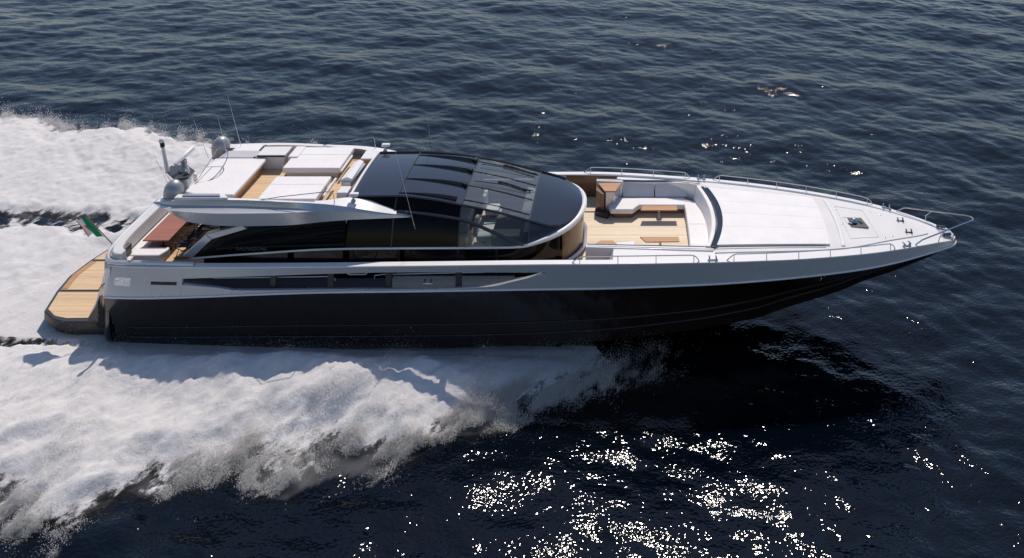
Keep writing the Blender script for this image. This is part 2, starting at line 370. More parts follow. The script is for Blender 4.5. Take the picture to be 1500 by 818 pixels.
# ---------------------------------------------------------------- deckhouse and glass canopy
zt = spl([(-17.6,3.16),(-15,3.36),(-11.7,3.54),(-4.7,3.60),(-3.8,3.70),(-2.8,3.82),(-2.35,3.90)])
def yt(x):
    if x < -5.3: return 2.64
    u = min((x+5.3)/2.95, 1.0); return 2.64*max(1-u**2.1, 0)**(1/2.1)
zcr = spl([(-11.7,5.15),(-9.7,5.17),(-8.4,5.08),(-7.1,4.88),(-5.7,4.60),(-4.4,4.26),(-3.4,4.02),(-2.35,3.92)])
def ycr(x):
    return min(spl([(-11.7,1.87),(-9.7,1.87),(-7.1,1.98),(-2.3,2.0)])(x), yt(x)*.93)
def sec(x, ny=9, ns=6):
    """one canopy section from the starboard trim over the roof to the port trim"""
    yc, zc_, yb, zb = ycr(x), zcr(x), yt(x), zt(x); half = []
    for i in range(ns):
        t = i/(ns-1); half.append((x, -lerp(yb, yc, t) - .12*math.sin(math.pi*t)*(yb-yc), lerp(zb, zc_, t) + .10*math.sin(math.pi*t)*(zc_-zb)))
    top = [(x, lerp(-yc, yc, i/(ny-1)), zc_ + .11*(1-(2*i/(ny-1)-1)**2)*min(1, yc/1.5)) for i in range(ny)]
    return half, top, [(p[0], -p[1], p[2]) for p in half[::-1]]
def xs_front(a, b, n): return [b - (b-a)*((1-i/(n-1))**1.6) for i in range(n)]
XS = {'aft': list(np.linspace(-11.55, -9.70, 7)), 'mid': list(np.linspace(-9.70, -7.10, 10)), 'win': list(np.linspace(-7.10, -4.40, 10)), 'vis': xs_front(-4.40, -2.352, 16)}
for key, m_, nm in (('aft', 'glassroof', 'roof_panel'), ('mid', 'glassroof', 'roof_panel'), ('win', 'glassclear', 'windscreen'), ('vis', 'glassvisor', 'front_visor')):
    MB().loft([sec(x)[1] for x in XS[key]]).build(nm, M[m_], Y, ang=60)
for s in (0, 2):
    for key, m_ in (('aft', 'glassupper'), ('mid', 'glassupper'), ('win', 'glassside'), ('vis', 'glassvisor')):
        MB().loft([sec(x)[s] for x in XS[key]]).build('side_window', M[m_], Y, ang=60)
# frames: transverse seams, longitudinal creases, arch beam
def seam(x, r=.022, m_='trimdark'):
    h, t, g = sec(x, 15, 8)
    MB().tube([(p[0], p[1], p[2]+.012) for p in h + t[1:-1] + g], r, 6).build('window_frame', M[m_], Y)
for x in (-9.70, -7.10): seam(x, .03)
seam(-4.40, .026, 'trimdark')
for s in (-1, 1):
    MB().tube([(x, s*ycr(x), zcr(x)+.02) for x in np.linspace(-11.5, -3.3, 30)], .045, 8).build('roof_edge_rail', M['gloss'], Y)
    # arch beam that carries on from the wing tip down to the trim
    pts = []
    for x in np.linspace(-9.6, -4.55, 22):
        t = spl([(-9.6,.66),(-7.1,.62),(-5.8,.40),(-4.55,.06)])(x); yb, zb = yt(x), zt(x); yc, zc_ = ycr(x), zcr(x)
        pts.append((x, s*(lerp(yb, yc, t)+.12*math.sin(math.pi*t)*(yb-yc)+.015), lerp(zb, zc_, t)+.10*math.sin(math.pi*t)*(zc_-zb)+.01))
    MB().tube(pts, .065, 8).build('arch_beam', M['gloss'], Y)
# pale trim sweeping round the foot of the canopy
def trim_pts(zo=0.0, off=0.0):
    st = [(x, -(yt(x)+off), zt(x)+zo) for x in list(np.linspace(-17.5, -5.3, 24)) + xs_front(-5.2, -2.352, 22)]
    return st + [(p[0], -p[1], p[2]) for p in st[::-1]][1:]
tp = trim_pts(); rr = [spl([(-17.5,.035),(-5.2,.04),(-4.2,.07),(-3.3,.10),(-2.35,.11)])(p[0]) for p in tp]
MB().tube(tp, rr, 10).build('canopy_trim', M['white'], Y)
# lower deckhouse wall: dark glass along the sides, brown panel round the front
for s in (-1, 1):
    rows = [[(x, s*2.62, 2.40), (x, s*(yt(x)-.01), zt(x))] for x in np.linspace(-17.0, -4.9, 24)]
    hw = MB().loft(rows).build('house_side_glass', M['glassdark'], Y)
    for x in (-9.4, -7.1, -5.6):
        MB().box(x-.04, x+.04, min(s*2.65, s*2.6), max(s*2.65, s*2.6), 2.42, zt(x)-.02).build('mullion', M['rubber'], hw)
xf = [-4.9] + xs_front(-4.8, -2.40, 16)
ring = [(x, -(yt(x)-.03), zt(x)-.02) for x in xf]; ring += [(p[0], -p[1], p[2]) for p in ring[::-1]]
low = [(x-.0, -(yt(x)-.03), 2.40) for x in xf]; low += [(p[0], -p[1], p[2]) for p in low[::-1]]
nn = len(ring); k = 9
MB().loft([low[k:nn-k], ring[k:nn-k]]).build('front_bulkhead', M['brown'], Y)
MB().loft([low[:k+1], ring[:k+1]]).build('front_side_glass', M['glassdark'], Y); MB().loft([low[nn-k-1:], ring[nn-k-1:]]).build('front_side_glass', M['glassdark'], Y)
bt = [(x+.10, -(yt(x)-.02), 2.52 + .45*sst(-3.9,-2.6,x)*0) for x in xf[4:]]; bt += [(p[0], -p[1], p[2]) for p in bt[::-1]][1:]
MB().tube(bt, .075, 8).build('base_moulding', M['silver'], Y)
# aft side windows below the wing
zw = spl([(-17.45,3.27),(-16.7,3.88),(-15.3,4.28),(-13.66,4.45),(-12.1,4.62),(-11.5,4.68)])
for s in (-1, 1):
    MB().loft([[(x, s*2.64, zt(x)), (x, s*2.60, lerp(zt(x), zw(x), .5)), (x, s*2.5, zw(x)+.08)] for x in np.linspace(-17.4, -11.5, 24)]).build('aft_side_window', M['glassdark'], Y)
    lo_, hi_ = sorted((s*2.70, s*2.42))
    def slab(pts, y0, y1): return MB().add([(x, y0, z) for x, z in pts] + [(x, y1, z) for x, z in pts], [tuple(range(len(pts))), tuple(range(len(pts), 2*len(pts)))[::-1]] + [(i, (i+1) % len(pts), len(pts)+(i+1) % len(pts), len(pts)+i) for i in range(len(pts))])
    slab([(-17.83,3.28),(-16.90,4.13),(-16.66,3.93),(-17.42,3.22)], lo_, hi_).build('corner_pillar', M['silver'], Y, bevel=.03)
    slab([(-16.90,4.135),(-15.84,4.40),(-15.50,4.50),(-15.30,4.34),(-16.66,3.935)], lo_, hi_).build('window_head', M['silver'], Y, bevel=.03)
MB().box(-16.45, -16.40, -2.5, 2.5, 2.55, 4.7).build('aft_glass_door', M['glassdark'], Y)
# lettering on the aft side window
for s in (-1,):
    cu = bpy.data.curves.new('name_letters', 'FONT'); cu.body = 'DALMAZIONE'; cu.size = .19; cu.extrude = .004; cu.materials.append(M['letter'])
    to = bpy.data.objects.new('tmp', cu); C.objects.link(to)
    dg = bpy.context.evaluated_depsgraph_get(); me = bpy.data.meshes.new_from_object(to.evaluated_get(dg)); bpy.data.objects.remove(to)
    o = bpy.data.objects.new('name_letters', me); C.objects.link(o); o.parent = Y
    if not me.materials: me.materials.append(M['letter'])
    o.location = (-15.75, -2.665, 3.50); o.rotation_euler = (math.radians(88), 0, 0)

# ---------------------------------------------------------------- interior seen through the glass
MB().prism([(-7.3,-2.2),(-4.6,-2.2),(-3.2,-1.2),(-3.2,1.2),(-4.6,2.2),(-7.3,2.2)], 2.452, 2.47).build('helm_deck', M['brown'], Y)
MB().prism([(-6.9,-1.5),(-6.1,-1.5),(-6.1,1.8),(-6.9,1.8)], 2.47, 2.75).build('helm_platform', M['interior'], Y, bevel=.03)
dsh = MB().prism([(-5.95,-1.95),(-4.75,-1.95),(-3.6,-1.0),(-3.4,0),(-3.6,1.0),(-4.75,1.95),(-5.0,1.95),(-5.0,-.2),(-5.95,-.2)], 2.5, 3.62).build('helm_console', M['interior_d'], Y, bevel=.06)
MB().prism([(-5.95,-1.95),(-4.8,-1.95),(-4.8,-1.55),(-5.95,-1.55)], 3.62, 3.72).build('console_top', M['cream'], dsh, bevel=.03)
MB().prism([(-4.7,-1.7),(-4.35,-1.55),(-4.3,-.2),(-4.7,-.2)], 3.62, 3.68).build('instrument_panel', M['interior'], dsh, bevel=.02)
c = Vector((-5.3, -.75, 3.86)); ax1 = Vector((0,1,0)); ax2 = Vector((.8,0,.6))
MB().tube([c + (ax1*math.cos(a)+ax2*math.sin(a))*.24 for a in np.linspace(0, 2*math.pi, 25)[:-1]], .02, 6, True).build('steering_wheel', M['interior'], dsh)
for (yy, xx) in ((-1.95, -6.5), (-.8, -6.4), (1.2, -6.4)):
    hs = MB().box(xx-.3, xx+.3, yy-.3, yy+.3, 2.9, 3.15).build('helm_seat', M['interior'], Y, bevel=.08, seg=3)
    MB().prism([(xx-.42,yy-.3),(xx-.25,yy-.3),(xx-.25,yy+.3),(xx-.42,yy+.3)], 3.1, 3.75).build('backrest', M['interior'], hs, bevel=.07, seg=3)
    MB().box(xx-.1, xx+.1, yy-.1, yy+.1, 2.4, 2.92).build('pedestal', M['chrome'], hs)
MB().box(-8.8, -7.3, .4, 2.0, 2.45, 2.95).build('salon_sofa', M['interior'], Y, bevel=.1)
MB().box(-8.9, -7.3, -2.1, -1.2, 2.45, 2.9).build('salon_sofa', M['interior'], Y, bevel=.1)

# ---------------------------------------------------------------- roof rails and wipers
for yy, x0 in ((1.55, -9.75), (.55, -9.75), (-.62, -9.75), (-1.62, -9.75)):
    def rz(x): return zcr(x) + .11*(1-(yy/ycr(x))**2)
    mb = MB(); rows = []
    for i in range(14):
        t = i/13; x = lerp(x0, -7.35, t); h = .02 + .11*t; wd = .03 + .09*t
        rows.append([(x, yy-wd, rz(x)), (x, yy-wd*.5, rz(x)+h), (x, yy+wd*.5, rz(x)+h), (x, yy+wd, rz(x))])
    r_ = mb.loft(rows, True, True).build('roof_rail', M['gloss'], Y, bevel=.01)
    if yy > -1.5:
        mb = MB(); mb.box(-7.36, -7.12, yy-.1, yy+.1, rz(-7.2)-.02, rz(-7.2)+.13); mb.tube([(-7.2, yy-.16, rz(-7.2)+.08), (-7.2, yy+.16, rz(-7.2)+.08)], .05, 8)
        mb.build('hinge_block', M['gloss'], r_, bevel=.02)
    xs_ = np.linspace(-7.1, -4.45, 12)
    MB().tube([(x, yy*1.0, rz(x)+.02) for x in xs_], .016, 6).build('glazing_bar', M['trimdark'], Y)
for yy in (1.15, -.35):
    def rz(x): return zcr(x) + .11*(1-(yy/ycr(x))**2)
    wp = MB().tube([(x, yy + .5*(x+6.8)/2.2*0.5, rz(x)+.10) for x in np.linspace(-6.9, -4.5, 8)], .018, 6).build('wiper_arm', M['gunmetal'], Y)
    MB().tube([(x, yy+.34+.05*math.sin(3*x), rz(x)+.05) for x in np.linspace(-6.0, -4.6, 12)], [.03+.012*(i % 2) for i in range(12)], 6).build('wiper_blade', M['rubber'], wp)

# ---------------------------------------------------------------- flybridge
fd = [(-18.25,-2.3),(-17,-2.5),(-12.5,-2.5),(-11.5,-1.95),(-11.5,1.95),(-12.5,2.5),(-17,2.5),(-17.6,2.3),(-17.9,1.3),(-18.25,.9)]
MB().prism(fd, 4.55, 4.82).build('flybridge_deck', M['white'], Y, bevel=.05)
MB().prism([(-18.4,-2.0),(-12.2,-2.3),(-11.7,-1.6),(-11.7,1.6),(-12.2,2.3),(-18.4,2.0)], 4.80, 4.835).build('flybridge_teak', M['teak'], Y)
# wings: faceted silver side coamings that taper into a tip over the side glass
W = {'p0': ([(-19.1,-2.40,5.24),(-18.2,-2.42,5.28),(-16.1,-2.43,5.33),(-14,-2.43,5.25),(-12.6,-2.44,5.19),(-11.6,-2.44,5.08),(-10.3,-2.38,4.83),(-8.95,-2.28,4.62)]),
     'p1': ([(-19.1,-2.42,5.22),(-18.2,-2.45,5.14),(-16.1,-2.46,5.12),(-14,-2.46,5.05),(-12.6,-2.55,5.02),(-11.6,-2.50,4.98),(-10.3,-2.41,4.79),(-8.95,-2.29,4.61)]),
     'p2': ([(-19.1,-2.42,5.21),(-18.2,-2.74,5.08),(-16.1,-2.94,5.08),(-14,-2.80,5.02),(-12.6,-2.60,4.97),(-11.6,-2.53,4.94),(-10.3,-2.42,4.77),(-8.95,-2.29,4.60)]),
     'p3': ([(-19.1,-2.40,5.18),(-18.2,-2.62,4.86),(-17.5,-2.72,4.62),(-16.1,-2.76,4.50),(-14,-2.66,4.46),(-12.1,-2.61,4.60),(-11.3,-2.56,4.63),(-10.3,-2.46,4.62),(-8.95,-2.29,4.58)]),
     'p4': ([(-19.1,-2.2,5.15),(-18.2,-2.35,4.80),(-16.1,-2.40,4.50),(-14,-2.40,4.46),(-12.1,-2.45,4.60),(-10.3,-2.40,4.60),(-8.95,-2.27,4.58)]),
     'p5': ([(-19.1,-2.1,5.22),(-18.2,-2.10,5.26),(-16.1,-2.26,5.31),(-14,-2.28,5.23),(-12.6,-2.2,5.18),(-11.6,-1.93,5.16),(-10.3,-1.98,4.98),(-8.95,-2.24,4.62)])}
WF = {k: (spl([(p[0], p[1]) for p in v]), spl([(p[0], p[2]) for p in v])) for k, v in W.items()}
for s in (-1, 1):
    rows = [[(x, -s*WF[k][0](x), WF[k][1](x)) for k in ('p0','p1','p2','p3','p4','p5')] for x in np.linspace(-19.1, -8.95, 60)]
    wg = MB().loft(rows, True, True).build('wing_coaming', M['silver'], Y, ang=18)
    rows = [[(x, -s*WF['p5'][0](x), WF['p5'][1](x)+.012), (x, -s*(WF['p0'][0](x)-.01), WF['p0'][1](x)+.014)] for x in np.linspace(-19.0, -9.0, 50)]
    MB().loft(rows).build('wing_capping', M['white'], wg)
# aft edge of the flybridge
MB().loft([[(-18.3, y_, 4.70), (-18.5, y_, 5.0), (-18.45, y_, 5.17), (-18.2, y_, 5.17), (-18.2, y_, 4.70)] for y_ in (-2.2, 1.3)], True, True).build('flybridge_aft_lip', M['white'], Y, bevel=.04)
def sunpad(x0, x1, y0, y1, z, name='sunpad', inset=.13, base=True, bz=4.835):
    p = MB().prism([(x0, y0), (x1, y0), (x1, y1), (x0, y1)], z-.24, z).build(name, M['cushion'], Y, bevel=.06, seg=3)
    if base: MB().box(x0+inset, x1-inset, y0+inset, y1-inset, bz, z-.235).build('sunpad_base', M['cushion_g'], p, bevel=.03)
    mb = MB(); mb.tube([(x0+.05, lerp(y0, y1, .62), z+.002), (x1-.05, lerp(y0, y1, .62), z+.002)], .006, 4); mb.build('piping', M['cushion_g'], p)
    return p
sunpad(-15.15, -12.72, .22, 2.15, 5.30)
sunpad(-15.10, -12.80, -2.28, -.46, 5.30)
ap = MB().prism([(-18.35,-1.75),(-17.6,-2.07),(-16.12,-2.07),(-16.12,.98),(-18.35,.98)], 5.18, 5.36).build('sunpad', M['cushion'], Y, bevel=.07, seg=3)
MB().box(-18.2, -16.25, -1.7, .9, 4.835, 5.185).build('sunpad_base', M['teakred'], ap)
MB().prism([(-18.25,1.0),(-16.2,1.0),(-16.3,1.42),(-18.0,1.42)], 5.18, lambda x, y_: 5.36 + .12*(y_ > 1.2)).build('bolster', M['cushion_g'], ap, bevel=.05, seg=3)
MB().prism([(-18.3,-2.42),(-16.15,-2.42),(-16.45,-2.12),(-18.3,-2.12)], 5.0, 5.42).build('flybridge_locker', M['white'], Y, bevel=.04)
MB().prism([(-18.0,-2.36),(-16.5,-2.36),(-16.6,-2.18),(-18.0,-2.18)], 5.42, 5.47).build('flybridge_locker', M['steel_grey'], Y, bevel=.02)
# bar cabinet, bench and locker on the port side
cb = MB().box(-16.35, -15.4, 1.05, 1.72, 4.835, 5.43).build('bar_cabinet', M['white'], Y, bevel=.03)
MB().prism([(-16.55,.98),(-15.35,.98),(-15.35,1.78),(-16.55,1.78)], 5.43, 5.49).build('lid', M['white'], cb, bevel=.02)
MB().box(-16.56, -15.34, .965, .985, 5.40, 5.46).build('lid_edge', M['rubber'], cb)
bn = MB().box(-17.9, -16.75, 1.5, 2.15, 5.0, 5.42).build('port_bench', M['cushion'], Y, bevel=.05, seg=3)
MB().box(-15.28, -14.85, 1.1, 2.1, 4.9, 5.36).build('port_seat', M['cushion'], Y, bevel=.05, seg=3)
MB().box(-16.72, -16.62, 1.0, 2.15, 4.9, 5.38).build('cabinet_side', M['rubber'], Y)
# flybridge helm
hc = MB().prism([(-12.3,-.85),(-11.85,-.85),(-11.75,.75),(-12.2,.75)], 4.835, 5.28).build('flybridge_helm', M['silver'], Y, bevel=.08, seg=3)
rows = [[(-12.35+.02*i, y_, 5.30), (-12.05, y_, 5.42), (-11.85, y_, 5.34), (-11.85, y_, 5.24), (-12.3, y_, 5.2)] for i, y_ in enumerate(arange(-.8, .75, 5))]
MB().loft(rows, True, True).build('helm_hood', M['white'], hc, bevel=.03)
c = Vector((-12.5, -1.25, 5.28)); MB().tube([c + Vector((.1*math.sin(a), .16*math.cos(a), .16*math.sin(a))) for a in np.linspace(0, 2*math.pi, 19)[:-1]], .012, 6, True).build('helm_wheel', M['chrome'], hc)
MB().box(-12.2, -11.75, -1.65, -1.1, 4.835, 5.22).build('helm_seat', M['white'], Y, bevel=.05)
MB().box(-12.15, -11.6, 1.15, 1.95, 4.9, 5.25).build('step_box', M['white'], Y, bevel=.04)
MB().box(-12.16, -11.59, 1.12, 1.15, 4.84, 5.20).build('step_face', M['teakred'], Y)
for y0, y1 in ((-1.9, -.5), (.1, 1.5)): MB().tube([(-12.62, y0, 5.2), (-12.62, y1, 5.2)], .05, 8).build('grab_bar', M['white'], Y)
# white rear frame of the roof glass
h_, t_, g_ = sec(-11.55, 15, 8)
MB().tube([(p[0]-.02, p[1], p[2]+.02) for p in h_[3:] + t_[1:-1] + g_[:-3]], .055, 8).build('roof_rear_frame', M['white'], Y)
# flybridge rails, thin stainless
for s, x0, x1, x2 in ((-1, -15.0, -12.25, -12.05), (1, -14.2, -11.95, -11.9)):
    yb = s*2.36
    MB().tube([(x0, yb, 5.28), (x0+.8, yb, 5.42), (x1-.1, yb, 5.62)] + arc((x1-.05,yb,5.62),(x2,yb,5.63),(x2,yb,5.5),4) + [(x2+.05, yb, 5.12)], .016, 6).build('flybridge_rail', M['chrome'], Y)
# navigation lamps on the roof shoulders
for s in (-1, 1):
    nl = MB().lathe((-11.35, s*2.12, 5.12), [(.10,0),(.09,.06),(.04,.1),(.04,.22)], 12).build('navigation_lamp', M['steel_grey'], Y)
    MB().box(-11.5, -11.15, s*2.12-.09, s*2.12+.09, 5.33, 5.45).build('lamp_housing', M['white'], nl, bevel=.03)
    MB().lathe((-9.2, s*2.26, 4.62), [(.05,0),(.04,.18),(.02,.2)], 10).build('antenna_foot', M['chrome'], Y)
# satellite domes
for s in (-1, 1):
    c = (-18.56, s*1.91, 4.98)
    prof = [(.22,0),(.30,.03),(.34,.10),(.37,.22),(.38,.36),(.37,.50),(.335,.64),(.27,.75),(.18,.83),(.09,.87),(.01,.88)]
    d_ = MB().lathe(c, prof, 32).build('satellite_dome', M['dome'], Y, ang=60)
    MB().lathe((c[0], c[1], c[2]-.10), [(.2,0),(.30,.02),(.36,.1),(.36,.13)], 24).build('dome_foot', M['white'], d_)
# mast, radar and aerials
mp = MB().prism([(-19.35,-.75),(-18.8,-.6),(-18.15,-1.1),(-18.1,-1.7),(-18.55,-1.85),(-19.2,-1.25)], 5.78, 5.86).build('mast_platform', M['trimdark'], Y, bevel=.02)
MB().add([(-18.5,-1.7,5.0),(-18.0,-1.6,5.0),(-18.0,-1.1,5.0),(-18.5,-1.2,5.0),(-18.8,-1.5,5.78),(-18.3,-1.5,5.78),(-18.3,-1.1,5.78),(-18.8,-1.1,5.78)], [(3,2,1,0),(4,5,6,7),(0,1,5,4),(1,2,6,5),(2,3,7,6),(3,0,4,7)]).build('mast_bracket', M['white'], mp, bevel=.04)
ms = MB().tube([(-19.2, -1.2, 5.8), (-19.40, -1.2, 6.85)], [.085, .065], 12).build('mast_pole', M['white'], Y)
MB().tube([(-19.40, -1.2, 6.85), (-19.44, -1.2, 7.03)], .085, 12).build('mast_head', M['rubber'], ms)
MB().lathe((-19.45, -1.2, 7.02), [(.05,0),(.10,.02),(.11,.10),(.07,.17),(.01,.19)], 14).build('mast_light', M['white'], ms)
rb = MB().lathe((-18.6, -1.1, 5.86), [(.2,0),(.18,.12),(.12,.2),(.12,.40)], 16).build('radar', M['dome'], Y)
MB().tube([(-18.74, -1.45, 6.24), (-18.73, -1.40, 6.28), (-18.52, -.58, 6.50), (-18.52, -.54, 6.48)], .10, 10).build('radar_scanner', M['white'], rb)
MB().lathe((-18.3, -1.4, 5.86), [(.09,0),(.10,.16),(.06,.24),(.01,.26)], 12).build('searchlight', M['chrome'], rb)
MB().lathe((-18.25, -.9, 5.3), [(.09,0),(.10,.25),(.06,.32),(.01,.34)], 12).build('searchlight', M['white'], rb)
for (x, y_, z, x2, y2, z2) in ((-18.7,-1.8,5.3,-19.5,-1.75,6.9), (-18.9,-1.5,5.6,-19.6,-1.4,6.4), (-17.6,1.9,5.2,-18.3,2.0,7.6), (-17.9,1.2,5.2,-18.4,1.3,7.0), (-9.3,2.26,4.8,-9.5,2.3,6.4), (-8.65,-2.45,3.55,-9.6,-2.5,7.35), (-18.6,.9,5.4,-19.4,1.2,6.9)):
    MB().tube([(x, y_, z), (lerp(x,x2,.3), lerp(y_,y2,.3), lerp(z,z2,.3)), (x2, y2, z2)], [.014, .009, .004], 6).build('whip_aerial', M['white'] if z > 5 else M['chrome'], Y)
mb = MB(); c = Vector((-17.75, -.2, 5.62))
mb.tube([(-18.3, .6, 5.95), (-17.75, .62, 5.93)] + [tuple(c + Vector((.35*math.sin(a), .8*math.cos(a), .28*math.cos(a)))) for a in np.linspace(0, math.pi, 12)] + [(-18.2, -1.2, 5.35)], .022, 6)
mb.tube([(-18.05, -1.25, 5.4), (-18.05, .62, 5.94)], .018, 6); mb.tube([(-17.42, -.2, 5.62), (-17.5, -.3, 5.4)], .018, 6)
mb.build('mast_hoop_rail', M['chrome'], Y)

# ---------------------------------------------------------------- aft cockpit furniture
MB().loft([[(*p, 2.55), (*p, 3.02), (*q, 3.02), (*q, 2.55)] for p, q in zip(stern_curve(.45), stern_curve(1.0))], True, True).build('stern_bench', M['cushion'], Y, bevel=.05, seg=3, ang=50)
sb = MB().prism([(-20.15,-2.25),(-19.0,-2.25),(-18.85,-1.85),(-18.85,-1.65),(-20.25,-1.65)], 2.70, 3.06).build('starboard_bench', M['cushion'], Y, bevel=.07, seg=3)
MB().box(-20.1, -19.0, -2.15, -1.7, 2.55, 2.72).build('bench_plinth', M['brown'], sb)
MB().lathe((-20.1, -2.75, 2.95), [(.10,0),(.16,.05),(.16,.30),(.05,.34)], 14).build('mooring_winch', M['chrome'], Y)
MB().box(-20.35, -20.15, -2.95, -2.0, 2.9, 3.45).build('corner_cushion', M['trimdark'], Y, bevel=.08, seg=3)

# ---------------------------------------------------------------- forward cockpit
FZ = 2.36
MB().prism([(-3.0,-2.2),(2.1,-2.2),(2.1,2.2),(-3.0,2.2)], 2.2, FZ).build('forward_cockpit_floor', M['teakpale'], Y)
arcx = lambda y_, o=0: 2.62 + o + .43*(1-(y_/2.35)**2)
cm = MB().prism([(-2.15,-2.44),(2.9,-2.44),(2.9,-2.22),(-2.15,-2.22)], 2.36, lambda x, y_: zs(x)+.03 if x > 0 else 3.50).build('cockpit_coaming', M['white'], Y, bevel=.03)
MB().tube([(-2.1, -2.33, 3.55)] + [(x, -2.33, lerp(3.545, 3.44, (x+2)/5.0)) for x in arange(-1.9, 2.9, 8)] + [(7.4, -1.86, 3.24)], .018, 6).build('grab_rail', M['chrome'], cm)
cm = MB().loft([[(x, y0, 2.36), (x, y0, z), (x, y1, z), (x, y1, 2.36)] for x, y0, y1, z in ((-1.98,2.72,2.90,3.50),(-.85,2.72,2.92,3.46),(-.75,2.97,3.07,3.32),(1.2,2.93,3.03,3.33),(2.2,2.72,2.86,3.38),(2.75,2.4,2.6,3.41))], True, True).build('cockpit_coaming', M['white'], Y, bevel=.02)
MB().tube([(-1.95, 2.80, 3.55), (-.9, 2.82, 3.51), (-.8, 3.0, 3.38), (1.2, 2.98, 3.38), (2.7, 2.55, 3.45)], .018, 6).build('grab_rail', M['chrome'], cm)
for s in (-1, 1):
    rows = []
    for x in [-1.55, -1.05] + list(np.linspace(-.9, 3.1, 12)):
        z = zs(x)-.03 if x > -1.3 else 2.42
        inner = 2.42 if s < 0 else (2.98 if x < 1.3 else lerp(2.98, 2.5, (x-1.3)/1.8))
        rows.append([(x, s*inner, z), (x, s*(bs(x)-.1), z)])
    MB().loft(rows).build('side_foredeck', M['white'], Y)
# seats: port chaise, port bench, forward bench, backs
MB().prism([(-1.42,2.66),(-1.42,2.0),(-1.30,1.62),(-.34,1.62),(-.06,2.0),(2.0,2.0),(2.0,2.66)], 2.58, 2.80).build('port_settee', M['cushion'], Y, bevel=.05, seg=3)
MB().prism([(-1.3,2.6),(-1.3,2.05),(-1.2,1.75),(-.4,1.75),(-.1,2.15),(2.0,2.15),(2.0,2.6)], FZ, 2.59).build('settee_plinth', M['brown'], Y)
fw = [(1.90, 2.6), (1.98, 1.6), (2.02, 0), (2.02, -2.25)]
seat = fw + [(arcx(y_)-.12, y_) for y_ in arange(-2.2, 2.25, 12)]
MB().prism(seat, FZ+.02, 2.80).build('forward_settee', M['cushion'], Y, bevel=.05, seg=3)
mb = MB()
for y_ in (-1.1, .45): mb = MB().tube([(2.06, y_, 2.803), (arcx(y_)-.2, y_, 2.803)], .007, 4).build('cushion_joint', M['cushion_g'], Y)
for x_ in (.62,): MB().tube([(x_, 2.04, 2.803), (x_, 2.62, 2.803)], .007, 4).build('cushion_joint', M['cushion_g'], Y)
for x0, x1 in ((-.80, .62), (.66, 2.15)):
    MB().loft([[(x,2.64,2.80),(x,2.98-.10*(x>2),3.32),(x,3.08-.1*(x>2),3.30),(x,2.78,2.76)] for x in (x0, x1)], True, True).build('port_backrest', M['cushion_g'], Y, bevel=.04, seg=3)
rows = []
for y_ in arange(-2.3, 2.7, 16):
    a = arcx(min(y_, 2.35)); z = zs(a)+.06
    rows.append([(a-.24, y_, 2.78), (a-.08, y_, z), (a+.10, y_, z), (a+.10, y_, 2.78)])
MB().loft(rows, True, True).build('forward_backrest', M['cushion'], Y, bevel=.04, seg=3)
rows = []
for y_ in arange(-2.28, 2.28, 24):
    a = arcx(y_, .15); z = zs(a)+.055
    rows.append([(a, y_, z-.05), (a, y_, z+.02), (a+.24, y_, z+.02), (a+.24, y_, z-.05)])
slot = MB().loft(rows, True, True).build('skylight_slot', M['glassvisor'], Y); MB().tube([(arcx(y_, .12), y_, zs(2.9)+.08) for y_ in arange(-2.28, 2.28, 24)], .018, 6).build('slot_rim', M['trimdark'], slot)
MB().prism([(-1.08,-2.2),(-.22,-2.2),(-.22,-.78),(-1.0,-.9)], FZ+.2, 2.80).build('starboard_settee', M['cushion'], Y, bevel=.05, seg=3)
for s in (1, -1):
    q1, q2 = (2.70, 1.98) if s > 0 else (2.20, 1.84)
    k_ = MB().prism([(-1.92, s*q1), (-.84, s*q1), (-1.10, s*q2), (-1.58, s*q2)], 3.36, 3.42).build('teak_counter', M['teakred'], Y, bevel=.012)
    MB().prism([(-1.82, s*(q1-.06)), (-.92, s*(q1-.06)), (-1.16, s*(q2+.06)), (-1.54, s*(q2+.06))], FZ, 3.355).build('counter_body', M['silver'], k_, bevel=.03)
    MB().prism([(-1.98, s*(q1-.1)), (-1.85, s*(q1-.1)), (-1.60, s*(q2+.02)), (-1.70, s*(q2-.02)), (-1.98, s*(q2+.3))], FZ, 3.30).build('counter_door', M['brown'], k_, bevel=.01)
    MB().prism([(-2.0, s*1.92), (-1.45, s*1.62), (-1.35, s*1.9), (-2.0, s*2.2)], FZ, 2.56).build('step', M['trimdark'], k_, bevel=.01)
for yy, hz, sg, x0 in ((1.62, 2.87, 1, 0.0), (-.80, 2.87, -1, .0)):
    a, b = yy-.17, yy+.19
    pol = [(x0+.02,a),(x0+1.62,a),(x0+1.60,b),(x0+.10,b)] if sg > 0 else [(x0+.22,a),(x0+1.60,a+.04),(x0+1.58,b),(x0-.02,b)]
    tb = MB().prism(pol, hz-.06, hz).build('teak_table', M['teakred'], Y, bevel=.012)
    MB().lathe((x0+.82, yy, FZ), [(.14,0),(.13,.03),(.05,.06),(.04,.2),(.055,.3),(.06,hz-FZ-.07)], 14).build('pedestal', M['chrome'], tb)

